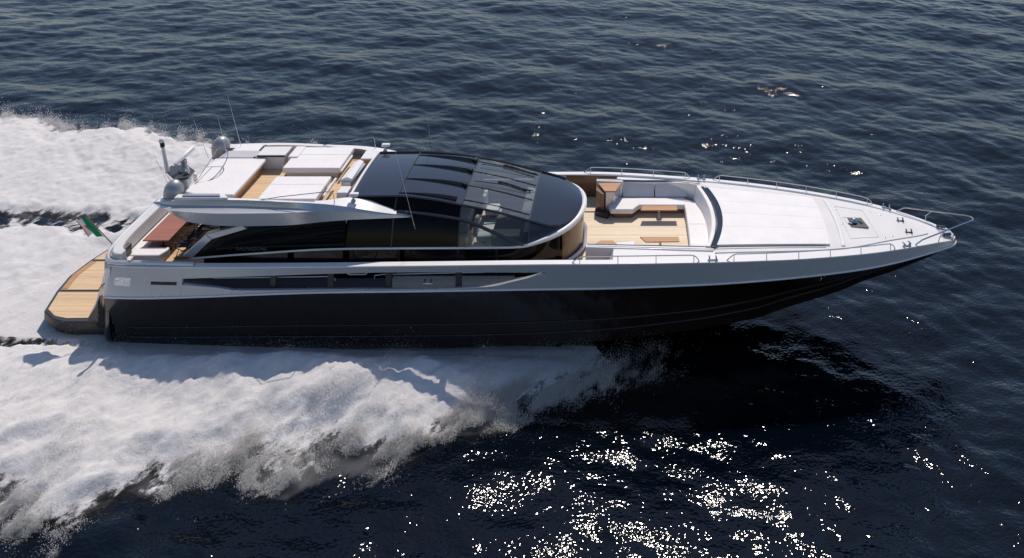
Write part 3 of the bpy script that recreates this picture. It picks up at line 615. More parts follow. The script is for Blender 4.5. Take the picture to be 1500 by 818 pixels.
# ---------------------------------------------------------------- foredeck
def dz(x, y_, o=0.0): return zs(x) - .02 + o + .05*(1-(y_/max(bs(x),.3))**2)
def deck(name, hw, x0f, x1, o, m_, nx=40, ny=13, th=.06):
    mb = MB(); rows = []
    for i in range(nx):
        row = []
        for j in range(ny):
            v = 2*j/(ny-1)-1; 
            xx0 = x0f(v) if callable(x0f) else x0f; x = lerp(xx0, x1, i/(nx-1)); y_ = v*hw(x); row.append((x, y_, dz(x, y_, o)))
        rows.append(row)
    mb.loft(rows)
    def bd(r): return [(r, )]
    top = rows
    bot = [[(p[0], p[1], p[2]-th) for p in r] for r in rows]
    for e in (lambda R: R[0], lambda R: R[-1], lambda R: [r[0] for r in R], lambda R: [r[-1] for r in R]): mb.loft([e(top), e(bot)])
    return mb.build(name, m_, Y, ang=40)
deck('foredeck', lambda x: max(bs(x)-.10, .03), lambda v: 2.7+.43*(1-v*v), 13.08, 0.0, M['white'])
hwi = spl([(2.9,2.60),(7.8,1.95),(10.1,1.12),(11.9,.34),(12.1,.2)])
deck('inner_deck', hwi, lambda v: 2.9+.4*(1-v*v), 12.0, .035, M['deck'])
MB().loft([[(8.02+.14*(1-(y_/1.8)**2), y_, dz(8.0,y_,.036)), (8.05+.14*(1-(y_/1.8)**2), y_, dz(8.05,y_,.075)), (8.16+.14*(1-(y_/1.8)**2), y_, dz(8.1,y_,.075)), (8.2+.14*(1-(y_/1.8)**2), y_, dz(8.2,y_,.036))] for y_ in arange(-1.75, 1.75, 16)], True, True).build('deck_moulding', M['white'], Y)
# big sun mattress in four lengths
hwp = spl([(2.86,2.22),(7.7,1.76)])
cuts = (-1.0, -.42, .06, .50, 1.0)
for a, b in zip(cuts[:-1], cuts[1:]):
    rows = []; mb = MB()
    for i in range(14):
        row = []
        for j in range(5):
            v = lerp(a, b, j/4); v += (.002 if j == 0 else -.002 if j == 4 else 0)
            x0 = 3.02 + .42*(1-v*v); x1 = 7.58 + .10*(1-v*v); x = lerp(x0, x1, i/13)
            e = 0 if 0 < i < 13 and 0 < j < 4 else -.012
            row.append((x, v*hwp(x), dz(x, v*hwp(x), .125 + e)))
        rows.append(row)
    bot = [[(p[0], p[1], p[2]-.1) for p in r] for r in rows]
    mb.loft(rows)
    for e in (lambda R: R[0], lambda R: R[-1], lambda R: [r[0] for r in R], lambda R: [r[-1] for r in R]): mb.loft([e(rows), e(bot)])
    mb.build('sun_mattress', M['cushion'], Y, ang=50)
# windlass well, hatch seams, deck studs
wl = MB().prism([(8.55,.36),(9.35,.33),(9.5,-.38),(8.78,-.38)], 3.10, 3.118).build('windlass_well', M['rubber'], Y)
mb = MB(); mb.tube([(8.55,.36,3.13),(9.35,.33,3.13),(9.5,-.38,3.13),(8.78,-.38,3.13)], .006, 6, True); mb.build('well_rim', M['chrome'], wl)
mb = MB(); mb.lathe((8.98,-.02,3.11), [(.12,0),(.13,.06),(.07,.1),(.10,.16),(.02,.2)], 16); mb.build('windlass', M['chrome'], wl)
mb = MB(); mb.tube([(8.85,.1,3.16),(9.15,.12,3.2),(9.3,-.1,3.15)], .03, 8); mb.tube([(8.72,-.1,3.15),(8.85,-.2,3.16)], .035, 8); mb.build('anchor_chain', M['chrome'], wl)
mb = MB(); loop = [(8.45,1.25),(9.6,1.05),(9.75,-.95),(8.55,-1.2)]
for (ax, ay), (bx, by) in zip(loop, loop[1:]+loop[:1]): mb.tube([(lerp(ax,bx,t), lerp(ay,by,t), dz(lerp(ax,bx,t), lerp(ay,by,t), .037)) for t in arange(0,1,5)], .008, 4)
mb.build('hatch_outline', M['steel_grey'], Y)
for x, y_ in ((8.42,1.05),(8.42,-.15),(9.9,1.0),(10.3,.8),(10.0,-.95),(10.35,-.78)):
    MB().lathe((x, y_, dz(x, y_, .03)), [(.05,0),(.05,.02),(.02,.03)], 10).build('deck_stud', M['steel_grey'], Y)
def cleat(x, y_, z, r=0.0, m_='chrome', k=1.0):
    mb = MB(); c_, s_ = math.cos(r), math.sin(r)
    def P(u, v, h): return (x + (u*c_-v*s_)*k, y_ + (u*s_+v*c_)*k, z + h*k)
    for u in (-.13, .13): mb.tube([P(u,0,0), P(u,0,.14)], .032*k, 8); mb.tube([P(u,-.09,.13), P(u,0,.16), P(u,.09,.13)], .03*k, 8)
    mb.tube([P(-.2,0,.015), P(.2,0,.015)], .035*k, 8)
    mb.build('cleat', M[m_], Y)
cleat(11.05, .42, dz(11,.4,.03), 0, 'gunmetal', .8); cleat(11.15, -.42, dz(11.1,.4,.03), 0, 'gunmetal', .8)
for s in (-1, 1):
    cleat(2.78, s*(bs(2.78)-.1), zs(2.78)+.03, -.05*s); cleat(10.75, s*(bs(10.75)-.1), zs(10.75)+.03, -.35*s)
    cleat(-12.9, s*(bs(-12.9)-.2), 2.42, 0, 'chrome', .8); cleat(-8.1, s*(bs(-8.1)-.2), 2.62, 0, 'chrome', .9)
# side rails
def siderail(x0, x1, s, n):
    xs_ = np.linspace(x0, x1, n); yy = lambda x: s*(bs(x)-.07); top = lambda x: zs(x)+.27
    pts = [(x0-.28, yy(x0-.28), zs(x0-.28)+.04)] + arc((x0-.12,yy(x0-.12),zs(x0)+.18),(x0-.02,yy(x0),top(x0)),(x0+.15,yy(x0+.15),top(x0)),4)
    pts += [(x, yy(x), top(x)) for x in np.linspace(x0+.3, x1-.3, 14)]
    pts += arc((x1-.12,yy(x1-.12),top(x1)),(x1+.1,yy(x1+.1),top(x1)),(x1+.2,yy(x1+.2),zs(x1)+.03),5)
    rl = MB().tube(pts, .021, 8).build('side_rail', M['chrome'], Y)
    for x in xs_: MB().tube([(x, yy(x), zs(x)+.02), (x, yy(x), top(x))], .016, 6).build('stanchion', M['chrome'], rl)
for s in (-1, 1):
    siderail(-2.3, 2.05, s, 4); siderail(3.6, 10.0, s, 6)
    # pulpit
    top = [(11.15, s*1.28, zs(11.15)+.05), (11.45, s*1.22, 3.08)] + [(lerp(11.6,13.75,t), s*lerp(1.16,.22,t), lerp(3.10,3.28,t)) for t in arange(0,1,6)]
    top += arc((13.8,s*.2,3.28),(13.97,s*.1,3.29),(13.98,0,3.29),4)
    pr = MB().tube(top, .026, 8).build('pulpit_rail', M['chrome'], Y)
    MB().tube([(12.25, s*.80, zs(12.25)+.03), (12.28, s*.84, 2.95), (12.5, s*.79, 3.16)], .02, 6).build('stanchion', M['chrome'], pr)
    fl = MB().lathe((12.7, s*.30, 2.66), [(.12,0),(.11,.05),(.06,.08),(.05,.12)], 12).build('fairlead', M['chrome'], Y)
mb = MB(); mb.prism([(12.35,-.30),(12.95,-.42),(13.1,-.2),(13.1,.2),(12.95,.42),(12.35,.30)], 2.60, 2.70); mb.build('bow_plate', M['silver'], Y, bevel=.03)
mb = MB(); mb.tube([(12.6,-.32,2.78),(12.95,-.26,2.78)], .06, 8); mb.tube([(12.55,.34,2.78),(12.9,.26,2.78)], .05, 8); mb.build('bow_roller', M['gunmetal'], Y)

# ---------------------------------------------------------------- ensign on its staff
fs = MB().tube([(-20.8,-2.25,3.5), (-21.8,-2.25,4.57)], .02, 8).build('flagstaff', M['brown'], Y)
A, B = Vector((-21.74,-2.25,4.50)), Vector((-21.14,-2.25,3.78)); nu, nv = 36, 14
mb = MB(); rows = []
FL = 1.15
def fpt(u, v):
    p = A.lerp(B, v); wv = math.sin(u*8 + v*2.0)*.09*u**.7
    return p + Vector((-.88*u + .10*u*u, .30*u + wv, .05*u - .34*u*u*(1-.5*v) + .10*math.sin(v*3.1)*u*(v-.5) + wv*.5))
for i in range(nu+1): rows.append([fpt(i/nu, j/nv) for j in range(nv+1)])
V = [tuple(p) for r in rows for p in r]; fcs = [[], [], []]
for i in range(nu):
    for j in range(nv): fcs[0 if i/nu < .40 else 1 if i/nu < .95 else 2].append((i*(nv+1)+j, (i+1)*(nv+1)+j, (i+1)*(nv+1)+j+1, i*(nv+1)+j+1))
for k_ in range(3): mb.cur = k_; mb.add(V, fcs[k_]) if k_ == 0 else [mb.f.append(list(f)) or mb.m.append(k_) for f in fcs[k_]]
fg = mb.build('flag', [M['flag_g'], M['flag_w'], M['flag_r']], fs, ang=80); so_ = fg.modifiers.new('thick', 'SOLIDIFY'); so_.thickness = .006
mb = MB()
for sgn in (.008, -.008):
    for (u0, u1, v0, v1, c_) in ((.41,.60,.26,.33,0),(.42,.505,.34,.52,1),(.505,.59,.34,.52,2),(.43,.505,.52,.70,2),(.505,.58,.52,.70,3)):
        mb.cur = c_; mb.add([fpt(u0,v0)+Vector((0,-sgn,sgn*.4)), fpt(u1,v0)+Vector((0,-sgn,sgn*.4)), fpt(u1,v1)+Vector((0,-sgn,sgn*.4)), fpt(u0,v1)+Vector((0,-sgn,sgn*.4))], [(0,1,2,3)])
mb.build('crest', [M['gold'], M['flag_r'], M['blue'], M['copper']], fs)

# ================================================================= loose furniture in the aft cockpit
def place(o, x, y_, z, rz=0.0): o.matrix_world = BOAT @ Matrix.Translation((x, y_, z)) @ Matrix.Rotation(rz, 4, 'Z')
tb = thing('dining_table', 'long reddish brown slatted dining table before the curved stern bench', 'table')
MB().box(-.52, .52, -1.65, 1.65, .70, .75).build('table_top', M['tabletop'], tb, bevel=.012)
for yy in (-1.0, 1.0): MB().lathe((0, yy, 0), [(.28,0),(.26,.03),(.06,.06),(.05,.70)], 14).build('leg', M['gunmetal'], tb)
place(tb, -19.45, 0.02, 2.55)
def make_chair():
    r = thing('director_chair', 'x', 'chair')
    w_, d_ = .27, .22
    for x in (-d_, d_):
        for q_ in (-1, 1): MB().tube([(x, -q_*w_, .02), (x+.006*q_, q_*w_, .44)], .014, 6).build('leg', M['rubber'], r)
    for yy in (-w_, w_):
        mb = MB(); mb.tube([(-d_-.04,yy,.02),(d_+.04,yy,.02)], .016, 6); mb.tube([(-d_,yy,.44),(-d_,yy,.64)], .014, 6)
        mb.tube([(d_,yy,.44),(d_+.03,yy,.88)], .014, 6); mb.build('side_frame', M['rubber'], r)
        MB().box(-d_-.04, d_+.04, yy-.03, yy+.03, .63, .655).build('armrest', M['rubber'], r, bevel=.008)
    MB().loft([[(-d_,y_,.45-.05*math.cos(y_/w_*1.5)),(d_,y_,.45-.05*math.cos(y_/w_*1.5))] for y_ in arange(-w_,w_,7)]).build('seat', M['canvas'], r)
    MB().loft([[(d_+.02+.03*math.cos(y_/w_*1.5),y_,.68),(d_+.03+.03*math.cos(y_/w_*1.5),y_,.87)] for y_ in arange(-w_,w_,7)]).build('backrest', M['canvas'], r)
    return r
CH = [(-18.45,-1.35,.06,'black folding director chair nearest the starboard bench, at the dining table'),
      (-18.35,-.62,-.05,'second black folding director chair along the dining table from the starboard bench'),
      (-18.30,.10,.04,'third black folding director chair along the dining table, half under the overhang'),
      (-18.25,.85,-.08,'black folding director chair furthest under the flybridge overhang beside the dining table')]
proto = make_chair()
for i, (x, y_, rz, lb) in enumerate(CH):
    if i == 0: r = proto
    else:
        r = proto.copy(); C.objects.link(r)
        for ch in proto.children:
            q = ch.copy(); C.objects.link(q); q.parent = r
    r['label'] = lb; r['group'] = 'director chairs at the dining table'
    place(r, x, y_, 2.551, rz)

# ================================================================= SEA
def waves(X, Yc):
    Z = np.zeros_like(X); r = np.random.default_rng(5)
    for i in range(70):
        lam = 0.55 * (20.0/0.55) ** (i/69.0); k = 2*math.pi/lam
        th = math.radians(-100 + 42*r.standard_normal()); ph = r.random()*6.283
        a = 0.0030 * lam**0.95 * (1 if lam < 7 else (7/lam)**1.3)
        arg = k*(X*math.cos(th)+Yc*math.sin(th)) + ph + 1.3*np.sin(X*.11*math.cos(i)+Yc*.13*math.sin(i*2.1)+i)
        Z += a * (np.sin(arg) + .18*np.cos(2*arg))
    g = .70 + .60*fbm(X*.06+3, Yc*.09+8, 3, 1)
    return Z * g
outer = spl([(-70,19),(-52,17),(-37,15.2),(-30,14.3),(-24,13.0),(-20,12.0),(-17,11.0),(-15,9.8),(-13,8.6),(-10,7.5),(-7,6.5),(-4.6,5.5),(-2,4.3),(0,3.7),(2,3.0),(3.2,2.5),(3.4,2.0)])
def axis_pts(a, b, st, far):
    c = list(np.arange(a, b, st)); lo = []; d = st; x = a
    while x > -far: d *= 1.22; x -= d; lo.append(x)
    hi = []; d = st; x = c[-1]
    while x < far: d *= 1.22; x += d; hi.append(x)
    return np.array(lo[::-1] + c + hi)
def grid_mesh(name, X, Yc, Z, keep=None):
    nx, ny = X.shape; me = bpy.data.meshes.new(name)
    idx = np.arange(nx*ny).reshape(nx, ny)
    q = np.stack([idx[:-1,:-1], idx[1:,:-1], idx[1:,1:], idx[:-1,1:]], -1).reshape(-1, 4)
    co = np.stack([X, Yc, Z], -1).reshape(-1, 3).astype(np.float32)
    if keep is not None:
        k = keep.reshape(-1); q = q[k[q].any(1)]; used = np.unique(q); mp_ = -np.ones(nx*ny, int); mp_[used] = np.arange(len(used)); q = mp_[q]; co = co[used]
    else: used = np.arange(nx*ny)
    me.vertices.add(len(co)); me.vertices.foreach_set('co', co.ravel())
    me.loops.add(q.size); me.loops.foreach_set('vertex_index', q.astype(np.int32).ravel())
    me.polygons.add(len(q)); me.polygons.foreach_set('loop_start', np.arange(0, q.size, 4, dtype=np.int32)); me.polygons.foreach_set('loop_total', np.full(len(q), 4, np.int32))
    me.update(calc_edges=True); me.polygons.foreach_set('use_smooth', np.ones(len(q), bool))
    return me, used
gx = axis_pts(-52, 42, .115, 4000); gy = axis_pts(-21, 52, .115, 4000)
X, Yg = np.meshgrid(gx, gy, indexing='ij')
fade = 1 - sst(55, 200, np.hypot(X, Yg-10))
Zw = waves(np.clip(X,-300,300), np.clip(Yg,-300,300)) * fade
me, _ = grid_mesh('sea', X, Yg, Zw)
sea = bpy.data.objects.new('sea', me); C.objects.link(sea); sea['kind'] = 'structure'
m = bpy.data.materials.new('sea_water'); m.use_nodes = True; t = m.node_tree; t.nodes.remove(t.nodes['Principled BSDF'])
wd = t.nodes.new('ShaderNodeBsdfDiffuse'); wd.inputs[0].default_value = (.0006, .0022, .0050, 1)
wg = t.nodes.new('ShaderNodeBsdfGlossy'); wg.distribution = 'BECKMANN'; wg.inputs['Roughness'].default_value = .078; wg.inputs[0].default_value = (1, 1, 1, 1)
wf = t.nodes.new('ShaderNodeFresnel'); wf.inputs[0].default_value = 1.34
wm = t.nodes.new('ShaderNodeMixShader'); t.links.new(wf.outputs[0], wm.inputs[0]); t.links.new(wd.outputs[0], wm.inputs[1]); t.links.new(wg.outputs[0], wm.inputs[2])
t.links.new(wm.outputs[0], t.nodes['Material Output'].inputs[0])
tc = t.nodes.new('ShaderNodeTexCoord')
def noise_b(scale, stretch, strength, dist, prev=None, detail=3):
    mp_ = t.nodes.new('ShaderNodeMapping'); mp_.inputs['Scale'].default_value = stretch; t.links.new(tc.outputs['Object'], mp_.inputs[0])
    n = t.nodes.new('ShaderNodeTexNoise'); n.inputs['Scale'].default_value = scale; n.inputs['Detail'].default_value = detail; n.inputs['Roughness'].default_value = .55
    t.links.new(mp_.outputs[0], n.inputs['Vector'])
    b = t.nodes.new('ShaderNodeBump'); b.inputs['Strength'].default_value = strength; b.inputs['Distance'].default_value = dist
    t.links.new(n.outputs[0], b.inputs['Height'])
    if prev: t.links.new(prev.outputs[0], b.inputs['Normal'])
    return b
b1 = noise_b(1.6, (.6, 1, 1), 1.0, .033, None, 1.5)
b2 = noise_b(8.5, (.8, 1, 1), 1.0, .0200, b1, 1.0)
for nd in (wd, wg, wf): t.links.new(b2.outputs[0], nd.inputs['Normal'])
me.materials.append(m)

# ================================================================= WAKE FOAM
fx = np.arange(-58, 4.6, .10); fy = np.arange(-21, 22, .10)
X, Yf = np.meshgrid(fx, fy, indexing='ij'); aY = np.abs(Yf)
near_rim = spl([(-70,19),(-50,17),(-36,14.6),(-28,12.8),(-23,11.6),(-21,10.9),(-19.2,10.2),(-17.7,11.1),(-16.7,11.3),(-16.3,10.5),(-15.6,9.8),(-14.5,9.4),(-13.4,9.1),(-12.9,8.4),(-12.1,8.7),(-11,8.3),(-10,7.8),(-8.8,8.1),(-7.9,7.7),(-7.1,7.1),(-6.3,6.6),(-5.6,6.2),(-4.6,5.7),(-3,5.1),(-1.2,4.5),(.5,3.9),(1.8,3.3),(2.8,2.8),(3.8,2.3),(4.6,1.9)])
base = np.where(Yf < 0, near_rim(X), outer(X))
lump = (fbm(X*.33, Yf*.33, 4, 2)-.5)*np.where(Yf < 0, .9, 3.2)*sst(3, -6, X) + (fbm((aY+X)*.75+5, (aY-X)*.42, 5, 3, .6)-.5)*2.2*sst(3.4, -3, X)
out = base + lump*np.clip((base-3)/6, .12, 1)
edge = (out - aY)                                    # metres inside the outer rim
hb = np.array([bc(x) if x > -20.9 else 0. for x in fx])[:, None]
cov = sst(-1.3, 1.7, edge)
# dark troughs left by the chines aft of the hull
_wy = (fbm(X*1.2, Yf*1.2, 4, 3)-.5)*1.3
tr_far = sst(3.7, 4.7, Yf+_wy)*(1-sst(5.2, 6.2, Yf+_wy))*sst(-19.0, -21.5, X)
tr_near = sst(-3.75, -3.45, Yf)*(1-sst(-3.1, -2.85, Yf))*sst(-19.5, -23.0, X)
cov = cov*(1-np.clip(tr_far + tr_near, 0, 1)*(.60 - 1.2*(fbm(X*2.4, Yf*1.8, 4, 1, .65)-.5)))
front = sst(3.9, -6.5, X)                            # the plume starts as thin mist at the shoulder
cov *= .25 + .75*front
env = sst(-.4, 2.6, edge)*(.12 + .88*sst(2, -8, X))*(1-.45*sst(-22, -48, X))
ridge = np.exp(-((edge-2.2)/2.6)**2)
H = .08 + env*(.28 + .34*ridge)*(.75+.5*fbm(X*.35, Yf*.4, 3, 1)) + env*.26*(fbm(X*1.3, Yf*.9, 5, 0, .55)-.5) + env*.13*(fbm((aY+X)*4.2, (aY-X)*2.2, 4, 2, .6)-.5)
H += env*.60*np.exp(-((aY-4.9-.5*(fbm(X*.5,Yf*0,2,1)-.5)*2)/1.15)**2)*sst(-24,-17,X)*sst(-3,-13,X)
_tr = np.clip(tr_far+tr_near, 0, 1); H = H*(1-_tr) + _tr*.06
wash = np.exp(-(aY/3.0)**2)*sst(-20.5, -24, X); H = H*(1-.5*wash) + wash*.12*(fbm(X*.9, Yf*1.1, 4, 3)-.5)*2
H += waves(X, Yf)*np.maximum(.5*(1-env), _tr)
nearp = sst(-25.6, -24.4, X)*sst(3.6, 2.9, aY); H = H*(1-nearp) + nearp*np.minimum(H, .12)
H = np.where(X > -21.5, np.maximum(H, .12)*(.35+.65*sst(.1, 2.3, aY - 2.9)) + .10, H)
inside = (aY < hb - .35) & (X > -20.7) & (X < 4.6)
keep = (cov > .03) & ~inside
me, used = grid_mesh('wake_foam', X, Yf, H, keep)
at = me.attributes.new('cov', 'FLOAT', 'POINT'); at.data.foreach_set('value', cov.reshape(-1)[used].astype(np.float32))
foam = bpy.data.objects.new('wake_foam', me); C.objects.link(foam); foam['kind'] = 'stuff'
m = bpy.data.materials.new('foam'); m.use_nodes = True; t = m.node_tree; t.nodes.remove(t.nodes['Principled BSDF']); out_n = t.nodes['Material Output']
tc = t.nodes.new('ShaderNodeTexCoord'); an = t.nodes.new('ShaderNodeAttribute'); an.attribute_name = 'cov'
n1 = t.nodes.new('ShaderNodeTexNoise'); n1.inputs['Scale'].default_value = 2.2; n1.inputs['Detail'].default_value = 12; n1.inputs['Roughness'].default_value = .78
mp_ = t.nodes.new('ShaderNodeMapping'); mp_.vector_type = 'TEXTURE'; mp_.inputs['Scale'].default_value = (1.45, .75, 1.0); mp_.inputs['Rotation'].default_value = (0, 0, .85); t.links.new(tc.outputs['Object'], mp_.inputs[0]); t.links.new(mp_.outputs[0], n1.inputs['Vector'])
ad = t.nodes.new('ShaderNodeMath'); ad.operation = 'MULTIPLY_ADD'; ad.inputs[1].default_value = 1.5; t.links.new(an.outputs['Fac'], ad.inputs[0])
sb_ = t.nodes.new('ShaderNodeMath'); sb_.operation = 'MULTIPLY_ADD'; sb_.inputs[1].default_value = 2.6; sb_.inputs[2].default_value = -1.90; t.links.new(n1.outputs[0], sb_.inputs[0]); t.links.new(sb_.outputs[0], ad.inputs[2])
mr = t.nodes.new('ShaderNodeMapRange'); mr.interpolation_type = 'SMOOTHSTEP'; mr.inputs[1].default_value = 0.0; mr.inputs[2].default_value = .45; t.links.new(ad.outputs[0], mr.inputs[0])
df = t.nodes.new('ShaderNodeBsdfDiffuse'); df.inputs[0].default_value = (.87, .835, .815, 1)
tl = t.nodes.new('ShaderNodeBsdfTranslucent'); tl.inputs[0].default_value = (.87, .835, .815, 1)
n2 = t.nodes.new('ShaderNodeTexNoise'); n2.inputs['Scale'].default_value = 5.0; n2.inputs['Detail'].default_value = 6; n2.inputs['Roughness'].default_value = .65; t.links.new(tc.outputs['Object'], n2.inputs['Vector'])
bp = t.nodes.new('ShaderNodeBump'); bp.inputs['Strength'].default_value = .75; bp.inputs['Distance'].default_value = .06; n3 = t.nodes.new('ShaderNodeTexNoise'); n3.inputs['Scale'].default_value = 26; n3.inputs['Detail'].default_value = 3; t.links.new(mp_.outputs[0], n3.inputs['Vector'])
hs = t.nodes.new('ShaderNodeMath'); hs.operation = 'MULTIPLY_ADD'; hs.inputs[1].default_value = .22; t.links.new(n3.outputs[0], hs.inputs[0]); t.links.new(n2.outputs[0], hs.inputs[2]); t.links.new(hs.outputs[0], bp.inputs['Height'])
cr = t.nodes.new('ShaderNodeMapRange'); cr.inputs[1].default_value = .3; cr.inputs[2].default_value = .7; cr.inputs[3].default_value = .84; cr.inputs[4].default_value = 1.06; t.links.new(n1.outputs[0], cr.inputs[0])
cv = t.nodes.new('ShaderNodeVectorMath'); cv.operation = 'SCALE'; cv.inputs[0].default_value = (.87, .835, .815); t.links.new(cr.outputs[0], cv.inputs['Scale']); t.links.new(cv.outputs[0], df.inputs[0])
t.links.new(bp.outputs[0], df.inputs['Normal'])
ms_ = t.nodes.new('ShaderNodeMixShader'); ms_.inputs[0].default_value = .25; t.links.new(df.outputs[0], ms_.inputs[1]); t.links.new(tl.outputs[0], ms_.inputs[2])
trn = t.nodes.new('ShaderNodeBsdfTransparent'); mx = t.nodes.new('ShaderNodeMixShader'); t.links.new(mr.outputs[0], mx.inputs[0]); t.links.new(trn.outputs[0], mx.inputs[1]); t.links.new(ms_.outputs[0], mx.inputs[2])
t.links.new(mx.outputs[0], out_n.inputs[0]); me.materials.append(m)

# airborne spray: small drops, each a tiny solid
def drops(n, wgt, hgt, smin, smax):
    w_ = (wgt*(~inside)).reshape(-1); c_ = np.cumsum(w_); i = np.searchsorted(c_, rng.random(n)*c_[-1]); i = np.clip(i, 0, len(w_)-1)
    x = X.reshape(-1)[i] + rng.uniform(-.06, .06, n); y_ = Yf.reshape(-1)[i] + rng.uniform(-.06, .06, n)
    z = np.maximum(H.reshape(-1)[i], .02)*np.clip((edge.reshape(-1)[i]+.6), 0, 1) + rng.exponential(1, n)*hgt*np.clip(.25 + (edge.reshape(-1)[i]+1)*.4, .15, 1)
    sz = smin + (smax-smin)*rng.random(n)**3
    return np.stack([x, y_, z], -1), sz
strk = fbm((aY+X)*1.5, (aY-X)*.62, 5, 1, .62); blob = fbm(X*.6+11, Yf*.6, 4, 2)
rimw = np.exp(-((edge-.05)/.42)**2)*sst(.40, .64, strk)*sst(.25, .6, blob) + .12*np.exp(-((edge+.6)/.6)**2)*sst(.5, .66, strk)*sst(.42, .62, blob)
body = sst(0, 1, edge)*sst(.50, .66, strk)*np.exp(-edge/3.5)
up = sst(4.0, 1.0, X)
parts = [drops(330000, rimw*(Yf < 0)*sst(-26, -20, X)*sst(1.5, -5, X), .11, .0025, .0105), drops(45000, rimw*(Yf > 0)*(X > -45)*sst(2, -6, X), .25, .005, .018),
         drops(60000, body*(Yf < 0)*(X > -26)*sst(2, -5, X), .16, .003, .009), drops(26000, np.exp(-((edge-.8)/1.1)**2)*(Yf < 0)*sst(-8, -3, X)*sst(3.4, -1.5, X)**2*sst(.4, .62, strk), .22, .003, .009)]
P = np.concatenate([a for a, _ in parts]); R = np.concatenate([b for _, b in parts]); n = len(P)
tet = np.array([(1,1,1),(1,-1,-1),(-1,1,-1),(-1,-1,1)], float)
an_ = rng.random((n, 3))*6.283; ca, sa = np.cos(an_[:,0]), np.sin(an_[:,0]); cb_, sb2 = np.cos(an_[:,1]), np.sin(an_[:,1])
v = np.repeat(tet[None], n, 0); x1 = v[...,0]*ca[:,None]-v[...,1]*sa[:,None]; y1 = v[...,0]*sa[:,None]+v[...,1]*ca[:,None]; z1 = v[...,2]
x2 = x1*cb_[:,None]+z1*sb2[:,None]; z2 = -x1*sb2[:,None]+z1*cb_[:,None]
co = (np.stack([x2, y1, z2], -1)*R[:,None,None] + P[:,None]).reshape(-1, 3).astype(np.float32)
tf = np.array([(0,1,2),(0,3,1),(0,2,3),(1,3,2)]); q = (tf[None] + 4*np.arange(n)[:,None,None]).reshape(-1, 3).astype(np.int32)
me = bpy.data.meshes.new('sea_spray'); me.vertices.add(len(co)); me.vertices.foreach_set('co', co.ravel())
me.loops.add(q.size); me.loops.foreach_set('vertex_index', q.ravel()); me.polygons.add(len(q))
me.polygons.foreach_set('loop_start', np.arange(0, q.size, 3, dtype=np.int32)); me.polygons.foreach_set('loop_total', np.full(len(q), 3, np.int32)); me.update(calc_edges=True)
m = bpy.data.materials.new('spray_drops'); m.use_nodes = True; t = m.node_tree; t.nodes.remove(t.nodes['Principled BSDF'])
df = t.nodes.new('ShaderNodeBsdfDiffuse'); df.inputs[0].default_value = (.94, .925, .91, 1); tl = t.nodes.new('ShaderNodeBsdfTranslucent'); tl.inputs[0].default_value = (.94, .925, .91, 1)
ms_ = t.nodes.new('ShaderNodeMixShader'); ms_.inputs[0].default_value = .62; t.links.new(df.outputs[0], ms_.inputs[1]); t.links.new(tl.outputs[0], ms_.inputs[2]); t.links.new(ms_.outputs[0], t.nodes['Material Output'].inputs[0])
me.materials.append(m); sp = bpy.data.objects.new('sea_spray', me); C.objects.link(sp); sp['kind'] = 'stuff'

# soft mist hanging over the plumes: a closed body of fine spray, thin towards its rim
ex = out + .55*np.clip((out-3)/5, .15, 1) + (fbm(X*.8+9, Yf*.8, 4, 0)-.5)*1.6
em = ex - aY
b_in = sst(0, 1.8, aY - np.maximum(hb, 0) - .10)*sst(-.2, 1.0, aY-2.2+2.2*sst(-21,-24,X))
Tm = sst(0, lerp(1.3, 2.6, sst(0, -9, X)), em)*b_in*(.36 - .10*sst(-4, -11, X))*(.45 + .7*fbm(X*.40+2, Yf*.6, 4, 1)) * (1-np.clip(tr_far+tr_near, 0, 1)) * (1-nearp) * sst(4.4, 2.0, X)
Tm += .07*np.exp(-((edge-.1)/.75)**2)*sst(3, -3, X)*b_in*(1-_tr)
Tm *= (.72 + .56*fbm(X*2.6, Yf*3.2, 4, 3))*.85
Bm = -.05 + 0*X
top = np.where(Tm > .012, np.maximum(H, 0)*.9*sst(0, .5, Tm) + Tm, Bm)
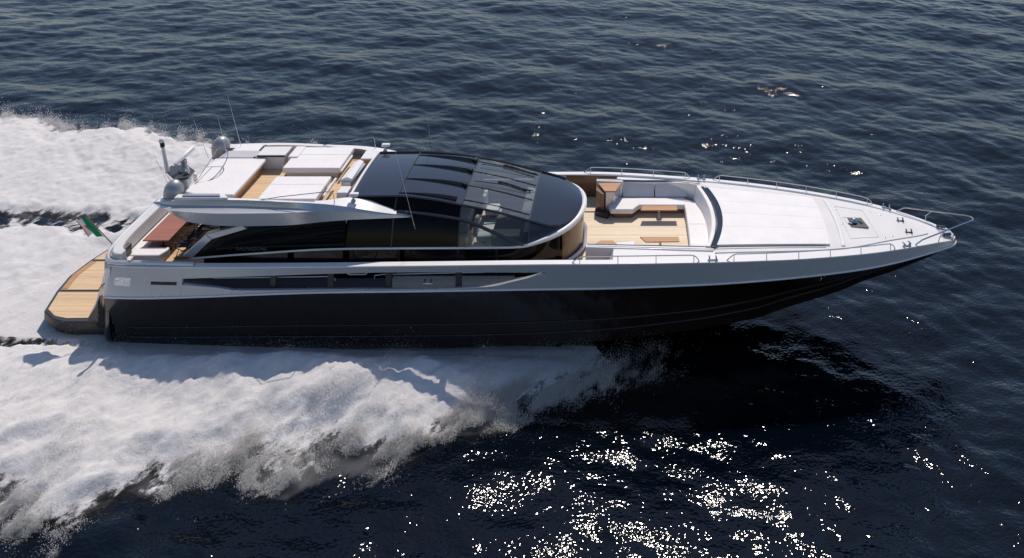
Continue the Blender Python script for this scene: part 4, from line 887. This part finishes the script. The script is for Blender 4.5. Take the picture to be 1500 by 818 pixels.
k = (Tm > .012); kk = k.copy(); kk[1:] |= k[:-1]; kk[:-1] |= k[1:]; kk[:, 1:] |= k[:, :-1]; kk[:, :-1] |= k[:, 1:]
st = slice(None, None, 1)
nx_, ny_ = X.shape; idx = np.arange(nx_*ny_).reshape(nx_, ny_)
q = np.stack([idx[:-1,:-1], idx[1:,:-1], idx[1:,1:], idx[:-1,1:]], -1).reshape(-1, 4); kf = kk.reshape(-1); q = q[k.reshape(-1)[q].any(1)]
used = np.unique(q); nU = len(used); rem = -np.ones(nx_*ny_, int); rem[used] = np.arange(nU); q = rem[q]
rimv = ~k.reshape(-1)[used]
cot = np.stack([X.reshape(-1)[used], Yf.reshape(-1)[used], np.where(rimv, Bm.reshape(-1)[used], top.reshape(-1)[used])], -1)
cob = cot.copy(); cob[:, 2] = Bm.reshape(-1)[used]
bidx = np.where(rimv, np.arange(nU), 0); free = np.where(~rimv)[0]; bidx[free] = nU + np.arange(len(free))
co = np.concatenate([cot, cob[free]]).astype(np.float32); qb = bidx[q][:, ::-1]; Q = np.concatenate([q, qb])
Q = Q[~np.all(np.isin(Q, np.where(rimv)[0]), axis=1)]
me = bpy.data.meshes.new('spray_mist'); me.vertices.add(len(co)); me.vertices.foreach_set('co', co.ravel())
me.loops.add(Q.size); me.loops.foreach_set('vertex_index', Q.astype(np.int32).ravel()); me.polygons.add(len(Q))
me.polygons.foreach_set('loop_start', np.arange(0, Q.size, 4, dtype=np.int32)); me.polygons.foreach_set('loop_total', np.full(len(Q), 4, np.int32)); me.update(calc_edges=True)
m = bpy.data.materials.new('fine_mist'); m.use_nodes = True; t = m.node_tree; t.nodes.remove(t.nodes['Principled BSDF'])
vs = t.nodes.new('ShaderNodeVolumeScatter'); vs.inputs['Color'].default_value = (.985, .98, .975, 1); vs.inputs['Density'].default_value = 1.7; vs.inputs['Anisotropy'].default_value = .25
t.links.new(vs.outputs[0], t.nodes['Material Output'].inputs['Volume'])
me.materials.append(m); mo = bpy.data.objects.new('spray_mist', me); C.objects.link(mo); mo['kind'] = 'stuff'
S.cycles.volume_bounces = 6
